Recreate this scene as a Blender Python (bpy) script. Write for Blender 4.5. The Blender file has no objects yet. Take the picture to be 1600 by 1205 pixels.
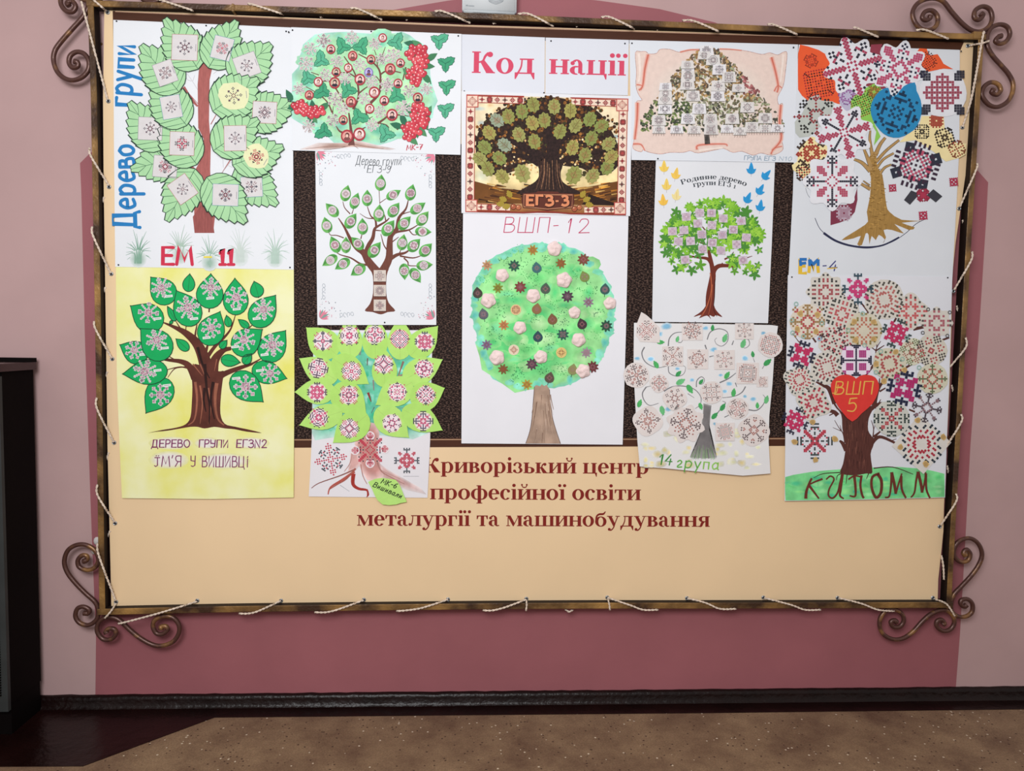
import bpy, math, random
from mathutils import Matrix, Vector, Euler
C = bpy.context.scene.collection
sc = bpy.context.scene
PI = math.pi
# ------------------------------------------------------------------ camera, world, light, exposure
F = 1150.0
cam_d = bpy.data.cameras.new('camera'); cam = bpy.data.objects.new('camera', cam_d); C.objects.link(cam)
cam_d.sensor_width = 36.0; cam_d.lens = F / 1600.0 * 36.0
cam_d.shift_y = 0.0; cam_d.clip_start = 0.05
cam.location = (-0.2717, -2.9261, 1.4863)
cam.rotation_euler = (1.5076, -0.0158, -0.0509)
sc.camera = cam
sc.view_settings.view_transform = 'Standard'; sc.view_settings.look = 'None'
sc.view_settings.gamma = 1.0; sc.view_settings.exposure = 0.0; sc.view_settings.use_curve_mapping = False
w = bpy.data.worlds.new('room_daylight'); sc.world = w; w.use_nodes = True
w.node_tree.nodes['Background'].inputs[0].default_value = (1.0, 0.93, 0.90, 1)
w.node_tree.nodes['Background'].inputs[1].default_value = 0.48
def area(name, loc, target, sx, sy, power, col):
    l = bpy.data.lights.new(name, 'AREA'); l.shape = 'RECTANGLE'; l.size = sx; l.size_y = sy; l.energy = power; l.color = col
    o = bpy.data.objects.new(name, l); C.objects.link(o); o.location = loc
    o.rotation_euler = (Vector(target) - Vector(loc)).to_track_quat('-Z', 'Y').to_euler()
    return o
area('window_daylight', (-0.95, -3.45, 2.7), (0.1, 0.0, 1.45), 1.7, 1.1, 100, (0.96, 0.985, 1.0))

MR = Euler((1.5076, -0.0158, -0.0509)).to_matrix(); CL = Vector(cam.location)
def P(px, py, d=0.0, k=0.0, zt=0.0):
    """photo measure -> point on the plane y = -(d + k*(zt-z)) parallel (k=0) to the wall"""
    v = MR @ Vector(((px - 800.0) / F, -(py - 602.5) / F, -1.0))
    # y = CL.y + t v.y ; z = CL.z + t v.z ; y + d + k*(zt - z) = 0
    t = -(CL.y + d + k * (zt - CL.z)) / (v.y - k * v.z)
    return CL + v * t
def PZ(px, py, z=0.0):
    v = MR @ Vector(((px - 800.0) / F, -(py - 602.5) / F, -1.0))
    return CL + v * ((z - CL.z) / v.z)
# ------------------------------------------------------------------ materials
def lin(h, gain=1.1):
    if isinstance(h, tuple): return h
    h = h.lstrip('#'); o = []
    for i in (0, 2, 4):
        v = int(h[i:i+2], 16) / 255.0
        v = v / 12.92 if v <= .04045 else ((v + .055) / 1.055) ** 2.4
        o.append(min(0.9, v * gain))
    return tuple(o) + (1.0,)
def mat(name, col=None, rough=.7, metal=0.0, noise=0.0, nscale=20.0, attr=False, bump=0.0, bscale=60.0, col2=None, stretch=None, spec=0.3, contrast=(0.3, 0.7), detail=4):
    m = bpy.data.materials.new(name); m.use_nodes = True; nt = m.node_tree; N = nt.nodes; L = nt.links
    b = N['Principled BSDF']; b.inputs['Roughness'].default_value = rough; b.inputs['Metallic'].default_value = metal
    b.inputs['Specular IOR Level'].default_value = spec
    tc = N.new('ShaderNodeTexCoord'); vec = tc.outputs['Object']
    if stretch:
        mp = N.new('ShaderNodeMapping'); mp.inputs['Scale'].default_value = stretch; L.new(vec, mp.inputs[0]); vec = mp.outputs[0]
    if attr:
        a = N.new('ShaderNodeAttribute'); a.attribute_name = 'Col'; base = a.outputs['Color']
    else:
        r = N.new('ShaderNodeRGB'); r.outputs[0].default_value = lin(col); base = r.outputs[0]
    if noise > 0 or col2:
        n = N.new('ShaderNodeTexNoise'); n.inputs['Scale'].default_value = nscale; n.inputs['Detail'].default_value = detail; L.new(vec, n.inputs['Vector'])
        mr = N.new('ShaderNodeMapRange'); mr.inputs['From Min'].default_value = contrast[0]; mr.inputs['From Max'].default_value = contrast[1]
        L.new(n.outputs['Fac'], mr.inputs['Value'])
        mx = N.new('ShaderNodeMix'); mx.data_type = 'RGBA'
        if col2:
            L.new(mr.outputs[0], mx.inputs[0]); L.new(base, mx.inputs[6]); mx.inputs[7].default_value = lin(col2)
        else:
            mx.blend_type = 'MULTIPLY'; mx.inputs[0].default_value = 1.0
            mr.inputs['To Min'].default_value = 1 - noise; mr.inputs['To Max'].default_value = 1 + noise
            cb = N.new('ShaderNodeCombineColor')
            for i in range(3): L.new(mr.outputs[0], cb.inputs[i])
            L.new(base, mx.inputs[6]); L.new(cb.outputs[0], mx.inputs[7])
        base = mx.outputs[2]
    L.new(base, b.inputs['Base Color'])
    if bump > 0:
        n2 = N.new('ShaderNodeTexNoise'); n2.inputs['Scale'].default_value = bscale; n2.inputs['Detail'].default_value = 5; L.new(vec, n2.inputs['Vector'])
        bp = N.new('ShaderNodeBump'); bp.inputs['Strength'].default_value = bump; bp.inputs['Distance'].default_value = .01
        L.new(n2.outputs['Fac'], bp.inputs['Height']); L.new(bp.outputs[0], b.inputs['Normal'])
    return m
M = {}
M['ink'] = mat('printed_paper', attr=True, rough=.75, noise=.05, nscale=60)
M['card'] = mat('cut_card', attr=True, rough=.8, noise=.04, nscale=30)
M['wash'] = mat('watercolour_wash', attr=True, rough=.85, noise=.30, nscale=16, detail=7, contrast=(.28, .72))
M['pencil'] = mat('pencil_strokes', attr=True, rough=.85, noise=.16, nscale=60, stretch=(3, 1, .5), detail=6)
M['foliage'] = mat('printed_foliage', attr=True, rough=.75, noise=.5, nscale=110, detail=3)
M['paper'] = mat('white_paper', attr=True, rough=.72, noise=.02, nscale=5, bump=.05, bscale=7)
M['yellow'] = mat('yellow_painted_paper', '#f0efbb', rough=.75, col2='#e0de70', nscale=5, contrast=(.35, .7), detail=5)
M['wall'] = mat('pale_pink_wall_paint', '#b59695', rough=.7, noise=.05, nscale=3, bump=.10, bscale=14)
M['maroon'] = mat('dusty_maroon_wall_paint', '#95595f', rough=.62, noise=.06, nscale=3, bump=.12, bscale=16)
M['banner'] = mat('beige_vinyl', '#e5c8a0', rough=.5, noise=.03, nscale=2.2, bump=.10, bscale=2.0)
M['band'] = mat('printed_brown_band', '#48281a', rough=.5, noise=.10, nscale=12, stretch=(1, 1, 9), spec=.2)
M['felt'] = mat('printed_dark_texture', '#170d0c', rough=.7, col2='#7a6054', nscale=150, contrast=(.47, .80), detail=3, stretch=(.8, 1, 1.5), spec=.15)
M['iron'] = mat('bronzed_iron', '#402b1d', rough=.4, metal=.25, col2='#a88048', nscale=6, contrast=(.40, .70), detail=6, bump=.35, bscale=60, spec=.5)
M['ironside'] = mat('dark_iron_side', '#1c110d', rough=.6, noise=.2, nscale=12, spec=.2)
M['scroll'] = mat('dark_bronzed_scroll', '#553730', rough=.33, metal=.3, col2='#b0824a', nscale=14, contrast=(.52, .76), detail=4, bump=.15, bscale=50, spec=.5)
M['rope'] = mat('twisted_rope', '#d5c4b4', rough=.9, noise=.25, nscale=120)
M['steel'] = mat('grommet_steel', '#a9aeb2', rough=.3, metal=.8, noise=.05)
M['pin'] = mat('dark_pin', '#2a2a30', rough=.4, noise=.05)
M['plastic'] = mat('white_plastic', '#d8dde0', rough=.4, noise=.01)
M['glossblack'] = mat('glossy_dark_paint', '#150807', rough=.3, noise=.3, nscale=12, bump=.35, bscale=50, spec=.24)
M['edgepaint'] = mat('floor_edge_paint', '#160706', rough=.28, noise=.35, nscale=6, bump=.3, bscale=22, spec=.24)
M['cab'] = mat('black_lacquer', '#080404', rough=.7, noise=.2, nscale=6, bump=.05, bscale=40, spec=.08)
M['cabfront'] = mat('grey_black_front', '#303333', rough=.5, noise=.15, nscale=10)
M['cabtop'] = mat('dark_red_brown_top', '#2c1614', rough=.25, noise=.1, nscale=8, spec=.6)
M['plaster'] = mat('white_filler', '#c9c4c0', rough=.8, noise=.05)
M['flower'] = mat('pale_pink_crepe', '#efd2cf', rough=.9, noise=.06, nscale=60, bump=.4, bscale=90)
# floor
def floor_mat():
    m = bpy.data.materials.new('worn_brown_terrazzo'); m.use_nodes = True; nt = m.node_tree; N = nt.nodes; L = nt.links
    b = N['Principled BSDF']; b.inputs['Roughness'].default_value = .6; b.inputs['Specular IOR Level'].default_value = .25
    tc = N.new('ShaderNodeTexCoord')
    n = N.new('ShaderNodeTexNoise'); n.inputs['Scale'].default_value = 3.5; n.inputs['Detail'].default_value = 9; n.inputs['Roughness'].default_value = .7
    L.new(tc.outputs['Object'], n.inputs['Vector'])
    cr = N.new('ShaderNodeValToRGB'); cr.color_ramp.elements[0].position = .34; cr.color_ramp.elements[0].color = lin('#624a3b'); cr.color_ramp.elements[1].position = .68; cr.color_ramp.elements[1].color = lin('#8f765c')
    L.new(n.outputs['Fac'], cr.inputs[0])
    v = N.new('ShaderNodeTexVoronoi'); v.inputs['Scale'].default_value = 70; v.inputs['Randomness'].default_value = 1; L.new(tc.outputs['Object'], v.inputs['Vector'])
    sep = N.new('ShaderNodeSeparateColor'); L.new(v.outputs['Color'], sep.inputs[0])
    def lt(src, op, val):
        q = N.new('ShaderNodeMath'); q.operation = op; L.new(src, q.inputs[0]); q.inputs[1].default_value = val; return q.outputs[0]
    def mul(a, c):
        q = N.new('ShaderNodeMath'); q.operation = 'MULTIPLY'; L.new(a, q.inputs[0]); L.new(c, q.inputs[1]); return q.outputs[0]
    small = lt(v.outputs['Distance'], 'LESS_THAN', .26)
    light = mul(small, lt(sep.outputs[0], 'GREATER_THAN', .93)); dark = mul(small, lt(sep.outputs[1], 'GREATER_THAN', .86))
    m1 = N.new('ShaderNodeMix'); m1.data_type = 'RGBA'; L.new(light, m1.inputs[0]); L.new(cr.outputs[0], m1.inputs[6]); m1.inputs[7].default_value = lin('#c9b9a4')
    m2 = N.new('ShaderNodeMix'); m2.data_type = 'RGBA'; L.new(dark, m2.inputs[0]); L.new(m1.outputs[2], m2.inputs[6]); m2.inputs[7].default_value = lin('#46332a')
    n3 = N.new('ShaderNodeTexNoise'); n3.inputs['Scale'].default_value = 160; n3.inputs['Detail'].default_value = 3; L.new(tc.outputs['Object'], n3.inputs['Vector'])
    mr = N.new('ShaderNodeMapRange'); mr.inputs['From Min'].default_value = .3; mr.inputs['From Max'].default_value = .7; mr.inputs['To Min'].default_value = .8; mr.inputs['To Max'].default_value = 1.18
    L.new(n3.outputs['Fac'], mr.inputs[0]); cb = N.new('ShaderNodeCombineColor')
    for i in range(3): L.new(mr.outputs[0], cb.inputs[i])
    m3 = N.new('ShaderNodeMix'); m3.data_type = 'RGBA'; m3.blend_type = 'MULTIPLY'; m3.inputs[0].default_value = 1; L.new(m2.outputs[2], m3.inputs[6]); L.new(cb.outputs[0], m3.inputs[7])
    L.new(m3.outputs[2], b.inputs['Base Color'])
    bp = N.new('ShaderNodeBump'); bp.inputs['Strength'].default_value = .2; bp.inputs['Distance'].default_value = .005; L.new(n3.outputs['Fac'], bp.inputs['Height']); L.new(bp.outputs[0], b.inputs['Normal'])
    return m
M['floor'] = floor_mat()
# ------------------------------------------------------------------ object helpers
def link(name, verts, faces, m, parent=None, origin=None, smooth=False, cols=None):
    me = bpy.data.meshes.new(name)
    if origin is None: origin = parent['_o'] if parent is not None and '_o' in parent else (0, 0, 0)
    O = Vector(origin); me.from_pydata([tuple(Vector(v) - O) for v in verts], [], faces)
    if cols is not None:
        at = me.color_attributes.new('Col', 'FLOAT_COLOR', 'CORNER'); at.data.foreach_set('color', [x for c in cols for x in c])
    me.materials.append(m)
    if smooth: me.polygons.foreach_set('use_smooth', [True] * len(me.polygons))
    me.update()
    o = bpy.data.objects.new(name, me); C.objects.link(o)
    if parent is None: o.location = O
    else:
        o.parent = parent; o.location = O - Vector(parent['_o'])
    o['_o'] = tuple(O)
    return o
def empty(name, loc, label, cat, group=None):
    o = bpy.data.objects.new(name, None); C.objects.link(o); o.location = loc; o['_o'] = tuple(loc); o.empty_display_size = .05
    o['label'] = label; o['category'] = cat
    if group: o['group'] = group
    return o
def tag(o, label, cat, group=None):
    o['label'] = label; o['category'] = cat
    if group: o['group'] = group
    return o
def box(x0, x1, y0, y1, z0, z1):
    v = [(x, y, z) for x in (x0, x1) for y in (y0, y1) for z in (z0, z1)]
    return v, [(0, 1, 3, 2), (4, 6, 7, 5), (0, 4, 5, 1), (2, 3, 7, 6), (0, 2, 6, 4), (1, 5, 7, 3)]
def catmull(pts, n=6, closed=False):
    out = []; N = len(pts)
    g = (lambda i: pts[i % N]) if closed else (lambda i: pts[max(0, min(N - 1, i))])
    for i in range(N if closed else N - 1):
        a, b, c, d = g(i - 1), g(i), g(i + 1), g(i + 2)
        for j in range(n):
            t = j / n
            out.append(tuple(.5 * (2 * b[k] + (c[k] - a[k]) * t + (2 * a[k] - 5 * b[k] + 4 * c[k] - d[k]) * t * t + (3 * b[k] - a[k] - 3 * c[k] + d[k]) * t ** 3) for k in range(len(b))))
    if not closed: out.append(tuple(pts[-1]))
    return out
def tube(path, r, sides=8, twist=0.0, flat=None):
    """swept tube through 3-D points; flat=(rx,ry) square-ish bar; returns verts, faces"""
    V = []; Fc = []; n = len(path); P3 = [Vector(p) for p in path]
    for i, p in enumerate(P3):
        t = (P3[min(i + 1, n - 1)] - P3[max(i - 1, 0)]); t = t.normalized() if t.length > 1e-9 else Vector((1, 0, 0))
        up = Vector((0, 1, 0)); s = t.cross(up)
        s = s.normalized() if s.length > 1e-4 else Vector((1, 0, 0))
        u = s.cross(t).normalized()
        rr = r[i] if isinstance(r, list) else r
        for k in range(sides):
            a = 2 * PI * k / sides + twist * i + (PI / 4 if sides == 4 else 0)
            V.append(p + (s * math.cos(a) + u * math.sin(a)) * rr)
        if i:
            for k in range(sides):
                k2 = (k + 1) % sides
                Fc.append(((i - 1) * sides + k, (i - 1) * sides + k2, i * sides + k2, i * sides + k))
    Fc.append(tuple(range(sides))[::-1]); Fc.append(tuple((n - 1) * sides + k for k in range(sides)))
    return V, Fc
# ------------------------------------------------------------------ drawing on paper
class Frame:
    def __init__(s, x0, y0, k): s.x0, s.y0, s.k = x0, y0, k
    def __call__(s, p): return (s.x0 + p[0] / s.k, s.y0 + p[1] / s.k)
PX = Frame(0, 0, 1.0)
class Ink:
    """collects flat printed or painted shapes lying on a sheet at depth d (slope k), one colour per shape"""
    N = 0
    def __init__(s, T, d, k=0.0, zt=0.0): s.T, s.d, s.k, s.zt = T, d, k, zt; s.V = []; s.F = []; s.c = []; s.n = 0
    def pt(s, p, lift):
        q = s.T(p); return P(q[0], q[1], s.d + lift, s.k, s.zt)
    def _l(s, L):
        Ink.N += 1; return .00015 * L + ((Ink.N * .6180339) % 1.0) * 1.4e-4
    def poly(s, pts, col, L=1):
        l = s._l(L); b = len(s.V); s.V += [s.pt(p, l) for p in pts]; s.F.append(tuple(range(b, b + len(pts)))); s.c += [lin(col)] * len(pts)
    def spoly(s, pts, col, L=1, n=4): s.poly(catmull(pts, n, True), col, L)
    def fan(s, c, pts, cc, ce, L=1, mid=.75):
        """soft-edged wash: colour cc to mid radius, fading to ce at the rim"""
        l = s._l(L); b = len(s.V); n = len(pts); cc = lin(cc); ce = lin(ce)
        s.V.append(s.pt(c, l))
        s.V += [s.pt((c[0] + (p[0] - c[0]) * mid, c[1] + (p[1] - c[1]) * mid), l) for p in pts]; s.V += [s.pt(p, l) for p in pts]
        for i in range(n):
            j = (i + 1) % n
            s.F.append((b, b + 1 + i, b + 1 + j)); s.c += [cc] * 3
            s.F.append((b + 1 + i, b + 1 + n + i, b + 1 + n + j, b + 1 + j)); s.c += [cc, ce, ce, cc]
    def disc(s, c, r, col, L=1, n=12, ry=None, ang=0):
        ry = ry or r; ca, sa = math.cos(ang), math.sin(ang)
        s.poly([(c[0] + r * math.cos(2 * PI * i / n) * ca - ry * math.sin(2 * PI * i / n) * sa, c[1] + r * math.cos(2 * PI * i / n) * sa + ry * math.sin(2 * PI * i / n) * ca) for i in range(n)], col, L)
    def ring(s, c, r, w, col, L=1, n=16, ry=None):
        ry = ry or r
        s.stroke([(c[0] + r * math.cos(2 * PI * i / n), c[1] + ry * math.sin(2 * PI * i / n)) for i in range(n + 1)], w, col, L)
    def stroke(s, pts, w, col, L=1, w1=None, smooth=0, caps=False):
        if smooth: pts = catmull(pts, smooth)
        if w1 is None: w1 = w
        n = len(pts); l = s._l(L); b = len(s.V); cl = lin(col)
        for i, p in enumerate(pts):
            a = pts[max(i - 1, 0)]; c = pts[min(i + 1, n - 1)]; dx, dy = c[0] - a[0], c[1] - a[1]; q = math.hypot(dx, dy) or 1
            ww = (w + (w1 - w) * i / (n - 1)) / 2
            if 0 < i < n - 1:
                e0 = (p[0] - a[0], p[1] - a[1]); e1 = (c[0] - p[0], c[1] - p[1]); m = (math.hypot(*e0) * math.hypot(*e1)) or 1
                cs = (e0[0] * e1[0] + e0[1] * e1[1]) / m; ww = ww / max(.55, math.sqrt(max(0, (1 + cs) / 2)))
            nx, ny = -dy / q * ww, dx / q * ww
            s.V += [s.pt((p[0] + nx, p[1] + ny), l), s.pt((p[0] - nx, p[1] - ny), l)]
            if i: s.F.append((b + 2 * i - 2, b + 2 * i - 1, b + 2 * i + 1, b + 2 * i)); s.c += [cl] * 4
        if caps:
            s.disc(pts[0], w / 2, col, L, 10); s.disc(pts[-1], w1 / 2, col, L, 10)
    def build(s, name, parent, m='ink'):
        return link(name, s.V, s.F, M[m], parent, cols=s.c)
    def cells(s, c, r, ang, cl, cols, L=2, fill=1.0):
        """cross-stitch motif: cl = {(x,y):colour index}, half width r"""
        n = max(max(abs(x), abs(y)) for x, y in cl); u = r / (n + .5); ca, sa = math.cos(ang), math.sin(ang); h = u * .5 * fill
        l = s._l(L); cc = [lin(x) for x in cols]
        for (x, y), k in cl.items():
            b = len(s.V)
            for ox, oy in ((-h, -h), (h, -h), (h, h), (-h, h)):
                X, Y = x * u + ox, y * u + oy
                s.V.append(s.pt((c[0] + X * ca - Y * sa, c[1] + X * sa + Y * ca), l))
            s.F.append((b, b + 1, b + 2, b + 3)); s.c += [cc[k]] * 4
def sheet(parent, T, pts, d, col='#dfe2e7', k=0.0, zt=0.0, name='sheet', m='paper', thick=.0007, extra=0.0):
    """a piece of paper or card cut to an outline, with its own thickness"""
    d = d + extra
    a = [P(*T(p), d, k, zt) for p in pts]; n = len(a); V = a + [v + Vector((0, thick, 0)) for v in a]
    Fc = [tuple(range(n)), tuple(range(2 * n - 1, n - 1, -1))] + [(i, n + i, n + (i + 1) % n, (i + 1) % n) for i in range(n)]
    cl = [lin(col)] * (sum(len(f) for f in Fc))
    return link(name, V, Fc, M[m], parent, cols=cl)
_mc = {}
def motif(seed, n, kind='star'):
    key = (seed, n, kind)
    if key in _mc: return _mc[key]
    R = random.Random(seed * 131 + n); cl = {}
    def put(x, y, c):
        for a, b in ((x, y), (y, x)):
            for sx in (-1, 1):
                for sy in (-1, 1): cl[(sx * a, sy * b)] = c
    if kind == 'star':
        r = R.choice([1, 2, 2, 3])
        for i in range(r + 1): put(i, r - i, 1)
        if R.random() < .5:
            for i in range(r + 2): put(i, r + 1 - i, 1 if R.random() < .5 else 0)
        gap = R.choice([2, 3, 99])
        for i in range(r + 1, n + 1):
            if i % gap or gap == 99: put(i, 0, 0)
        f = R.randrange(5)
        if f == 0: put(n - 1, 1, 0); put(n, 2, 0); put(n - 3, 1, 0); put(n - 2, 2, 0)
        elif f == 1: put(n - 2, 1, 0); put(n - 1, 2, 0); put(n, 1, 0)
        elif f == 2: put(n, 1, 0); put(n - 2, 1, 0); put(n - 2, 2, 0); put(n, 2, 0)
        elif f == 3: put(n - 1, 1, 0); put(n - 3, 1, 1); put(n - 3, 2, 1)
        else:
            for i in range(2): put(n - 1 - i, 1, 0)
        D = int(n * R.choice([.66, .75, .8])); st = R.choice([1, 1, 2])
        for i in range(r, D + 1, st):
            put(i, i, 1)
            if n >= 10 and i > r: put(i, i - 1, 1)
        g = R.randrange(4)
        if g == 0: put(D, D - 2, 1); put(D - 1, D - 3, 1)
        elif g == 1: put(D, D - 1, 1); put(D + 1, D, 0)
        elif g == 2: put(D - 1, D - 2, 1); put(D, D - 3, 0)
        else: put(D, D - 2, 1); put(D + 1, D - 1, 1); put(D - 2, D - 4 if D > 4 else 0, 1)
        for i in range(r + 2, n - 2, 2):
            if R.random() < .5: put(i, 2, R.randrange(2))
    elif kind == 'rug':
        t = R.choice([2, 3])
        for x in range(n + 1):
            for y in range(x + 1):
                if x + y > n * 1.3: continue
                if (x + y) % 2 == 0 and (x * y + t) % 3: put(x, y, 1 if (x + y) // 3 % 2 else 0)
                elif (x - y) % t == 0 and R.random() < .6: put(x, y, 1)
        for i in range(n - 2, n + 1): put(i, 0, 0)
    elif kind == 'bold':
        for x in range(n + 1):
            for y in range(x + 1):
                if x + y <= n * .75 and (x + y) > n * .2 and (x % 3 or y % 3): put(x, y, 1)
        for i in range(int(n * .75), n + 1): put(i, 0, 0)
        put(n - 1, 2, 0); put(n - 1, 1, 0); put(n, 2, 0)
        q = int(n * .62); put(q, q, 1); put(q + 1, q, 1); put(q + 1, q + 1, 1); put(q, q - 1, 1)
    elif kind == 'lace':
        hole = R.choice([.28, .34, .40]); sh = R.randrange(2); top = R.choice([1.25, 1.4, 1.1])
        for x in range(n + 1):
            for y in range(x + 1):
                q_ = x + y
                if q_ < hole * n * 1.3 or q_ > n * top: continue
                if (y + sh) % 2 == 0 and x % 3 != (1 if y % 4 else 2): put(x, y, 0 if q_ > n * .95 else 1)
        for i in range(int(hole * n) + 1): put(i, int(hole * n) + 1 - i, 1)
    elif kind == 'flake':
        for i in range(1, n + 1): put(i, 0, 1 if i < 2 else 0)
        for i in range(1, int(n * .8) + 1): put(i, i, i % 2)
        put(n - 1, 1, 0); q_ = R.randrange(3)
        if q_ == 0: put(n, 1, 0)
        elif q_ == 1: put(n - 3, 1, 1)
        else: put(int(n * .8), int(n * .8) - 1, 1)
        if n > 5: put(2, 1, 1)
    elif kind == 'cross':
        m = n // 2
        for i in range(n + 1): put(i, 0, 0)
        put(n - 1, 1, 0); put(n, 1, 0); put(n, 2, 0)
        for x in range(2, m + 2):
            for y in range(2, m + 2): put(x, y, 1)
        put(n - 1, n - 2, 1); put(n - 2, n - 2, 1)
    elif kind == 'sparse':
        for i in range(2, n + 1, 2): put(i, 0, 0)
        r = R.choice([2, 3])
        for i in range(r + 1): put(i, r - i, 1)
        D = int(n * .7)
        for i in range(2, D + 1): put(i, i, i % 2)
        put(D, D - 1, 0); put(n - 1, 1, 0)
    if not cl: put(0, 0, 1)
    _mc[key] = cl; return cl
RB = ('#2b2631', '#b5324f')
def circ(c, r, n=14, ry=None, jag=0.0, seed=0, ang=0):
    R = random.Random(seed); ry = ry or r; o = []
    for i in range(n):
        a = 2 * PI * i / n; q = 1 + jag * (R.random() * 2 - 1) if jag >= 0 else (1 + (jag if i % 2 else 0))
        x, y = r * q * math.cos(a), ry * q * math.sin(a); o.append((c[0] + x * math.cos(ang) - y * math.sin(ang), c[1] + x * math.sin(ang) + y * math.cos(ang)))
    return o
def rect(cx, cy, w, h, deg=0):
    a = math.radians(deg); return [(cx + x * math.cos(a) - y * math.sin(a), cy + x * math.sin(a) + y * math.cos(a)) for x, y in ((-w / 2, -h / 2), (w / 2, -h / 2), (w / 2, h / 2), (-w / 2, h / 2))]
LPROF = [(0, 0), (.02, .30), (.08, .60), (.18, .84), (.30, .97), (.42, 1.0), (.55, .92), (.68, .73), (.80, .47), (.90, .22), (.96, .07)]
def leaf_pts(tip, base, wd, n=9, serr=0.0, e=.85, asym=0.0):
    """broad leaf: round base, sides drawn out to a point"""
    ax, ay = tip[0] - base[0], tip[1] - base[1]; nx, ny = -ay, ax; q = math.hypot(nx, ny) or 1; nx /= q; ny /= q
    if n <= 6: pr = [LPROF[k] for k in (0, 2, 4, 6, 8, 9)]
    elif serr and n > 12:
        pr = []
        for k in range(n):
            t = k / n; m = max(i for i in range(len(LPROF)) if LPROF[i][0] <= t); a = LPROF[m]; b = LPROF[m + 1] if m + 1 < len(LPROF) else (1, 0)
            pr.append((t, a[1] + (b[1] - a[1]) * (t - a[0]) / (b[0] - a[0])))
    else: pr = LPROF
    def side(sg):
        o = []
        for i, (t, h0) in enumerate(pr):
            h = wd / 2 * h0; tt = t
            if serr and i > 3:
                if i % 2: h += serr * (1.35 - t); tt = t + .06
            o.append((base[0] + ax * tt + nx * h * sg, base[1] + ay * tt + ny * h * sg))
        return o
    a = side(1); b = side(-1)
    return a + [tip] + b[:0:-1]
def polar(c, r, fn, n=40, ang=0):
    return [(c[0] + r * fn(2 * PI * i / n) * math.cos(2 * PI * i / n + ang), c[1] + r * fn(2 * PI * i / n) * math.sin(2 * PI * i / n + ang)) for i in range(n)]
def pins(parent, d, pts, k=0, zt=0):
    for x, y in pts:
        c = P(x, y, d + .0012, k, zt); r = .0032
        V = [c + Vector((r * math.cos(2 * PI * i / 8), 0, r * math.sin(2 * PI * i / 8))) for i in range(8)] + [c + Vector((0, -.002, 0))] + [c + Vector((r * math.cos(2 * PI * i / 8), .0012, r * math.sin(2 * PI * i / 8))) for i in range(8)]
        link('pin', V, [(i, (i + 1) % 8, 8) for i in range(8)] + [(i, 9 + i, 9 + (i + 1) % 8, (i + 1) % 8) for i in range(8)], M['pin'], parent)
# ------------------------------------------------------------------ lettering
T_, t_ = 31, 9
def _rect(x0, y0, x1, y1): return ('P', [(x0, y0), (x1, y0), (x1, y1), (x0, y1)])
def _stem(x, y0=0, y1=100, bl=1, br=1, tl=1, tr=1, T=T_):
    o = [_rect(x, y0, x + T, y1)]
    if bl or br: o.append(_rect(x - 11 * bl, y0, x + T + 11 * br, y0 + 8))
    if tl or tr: o.append(_rect(x - 11 * tl, y1 - 8, x + T + 11 * tr, y1))
    return o
def _ring(cx, cy, rx, ry, a0=0, a1=360, T=T_, t=t_):
    n = max(6, int(abs(a1 - a0) / 15)); A = []; B = []
    for i in range(n + 1):
        a = math.radians(a0 + (a1 - a0) * i / n); A.append((cx + rx * math.cos(a), cy + ry * math.sin(a))); B.append((cx + (rx - T) * math.cos(a), cy + (ry - t) * math.sin(a)))
    return ('S', A, B)
def _cur(pts, ws):
    q = catmull([(p[0], p[1], w) for p, w in zip(pts, ws)], 5); A = []; B = []
    for i, p in enumerate(q):
        a = q[max(i - 1, 0)]; c = q[min(i + 1, len(q) - 1)]; dx, dy = c[0] - a[0], c[1] - a[1]; m = math.hypot(dx, dy) or 1
        A.append((p[0] - dy / m * p[2] / 2, p[1] + dx / m * p[2] / 2)); B.append((p[0] + dy / m * p[2] / 2, p[1] - dx / m * p[2] / 2))
    return ('S', A, B)
def _ball(cx, cy, r): return ('P', [(cx + r * math.cos(i * PI / 6), cy + r * math.sin(i * PI / 6)) for i in range(12)])
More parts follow.
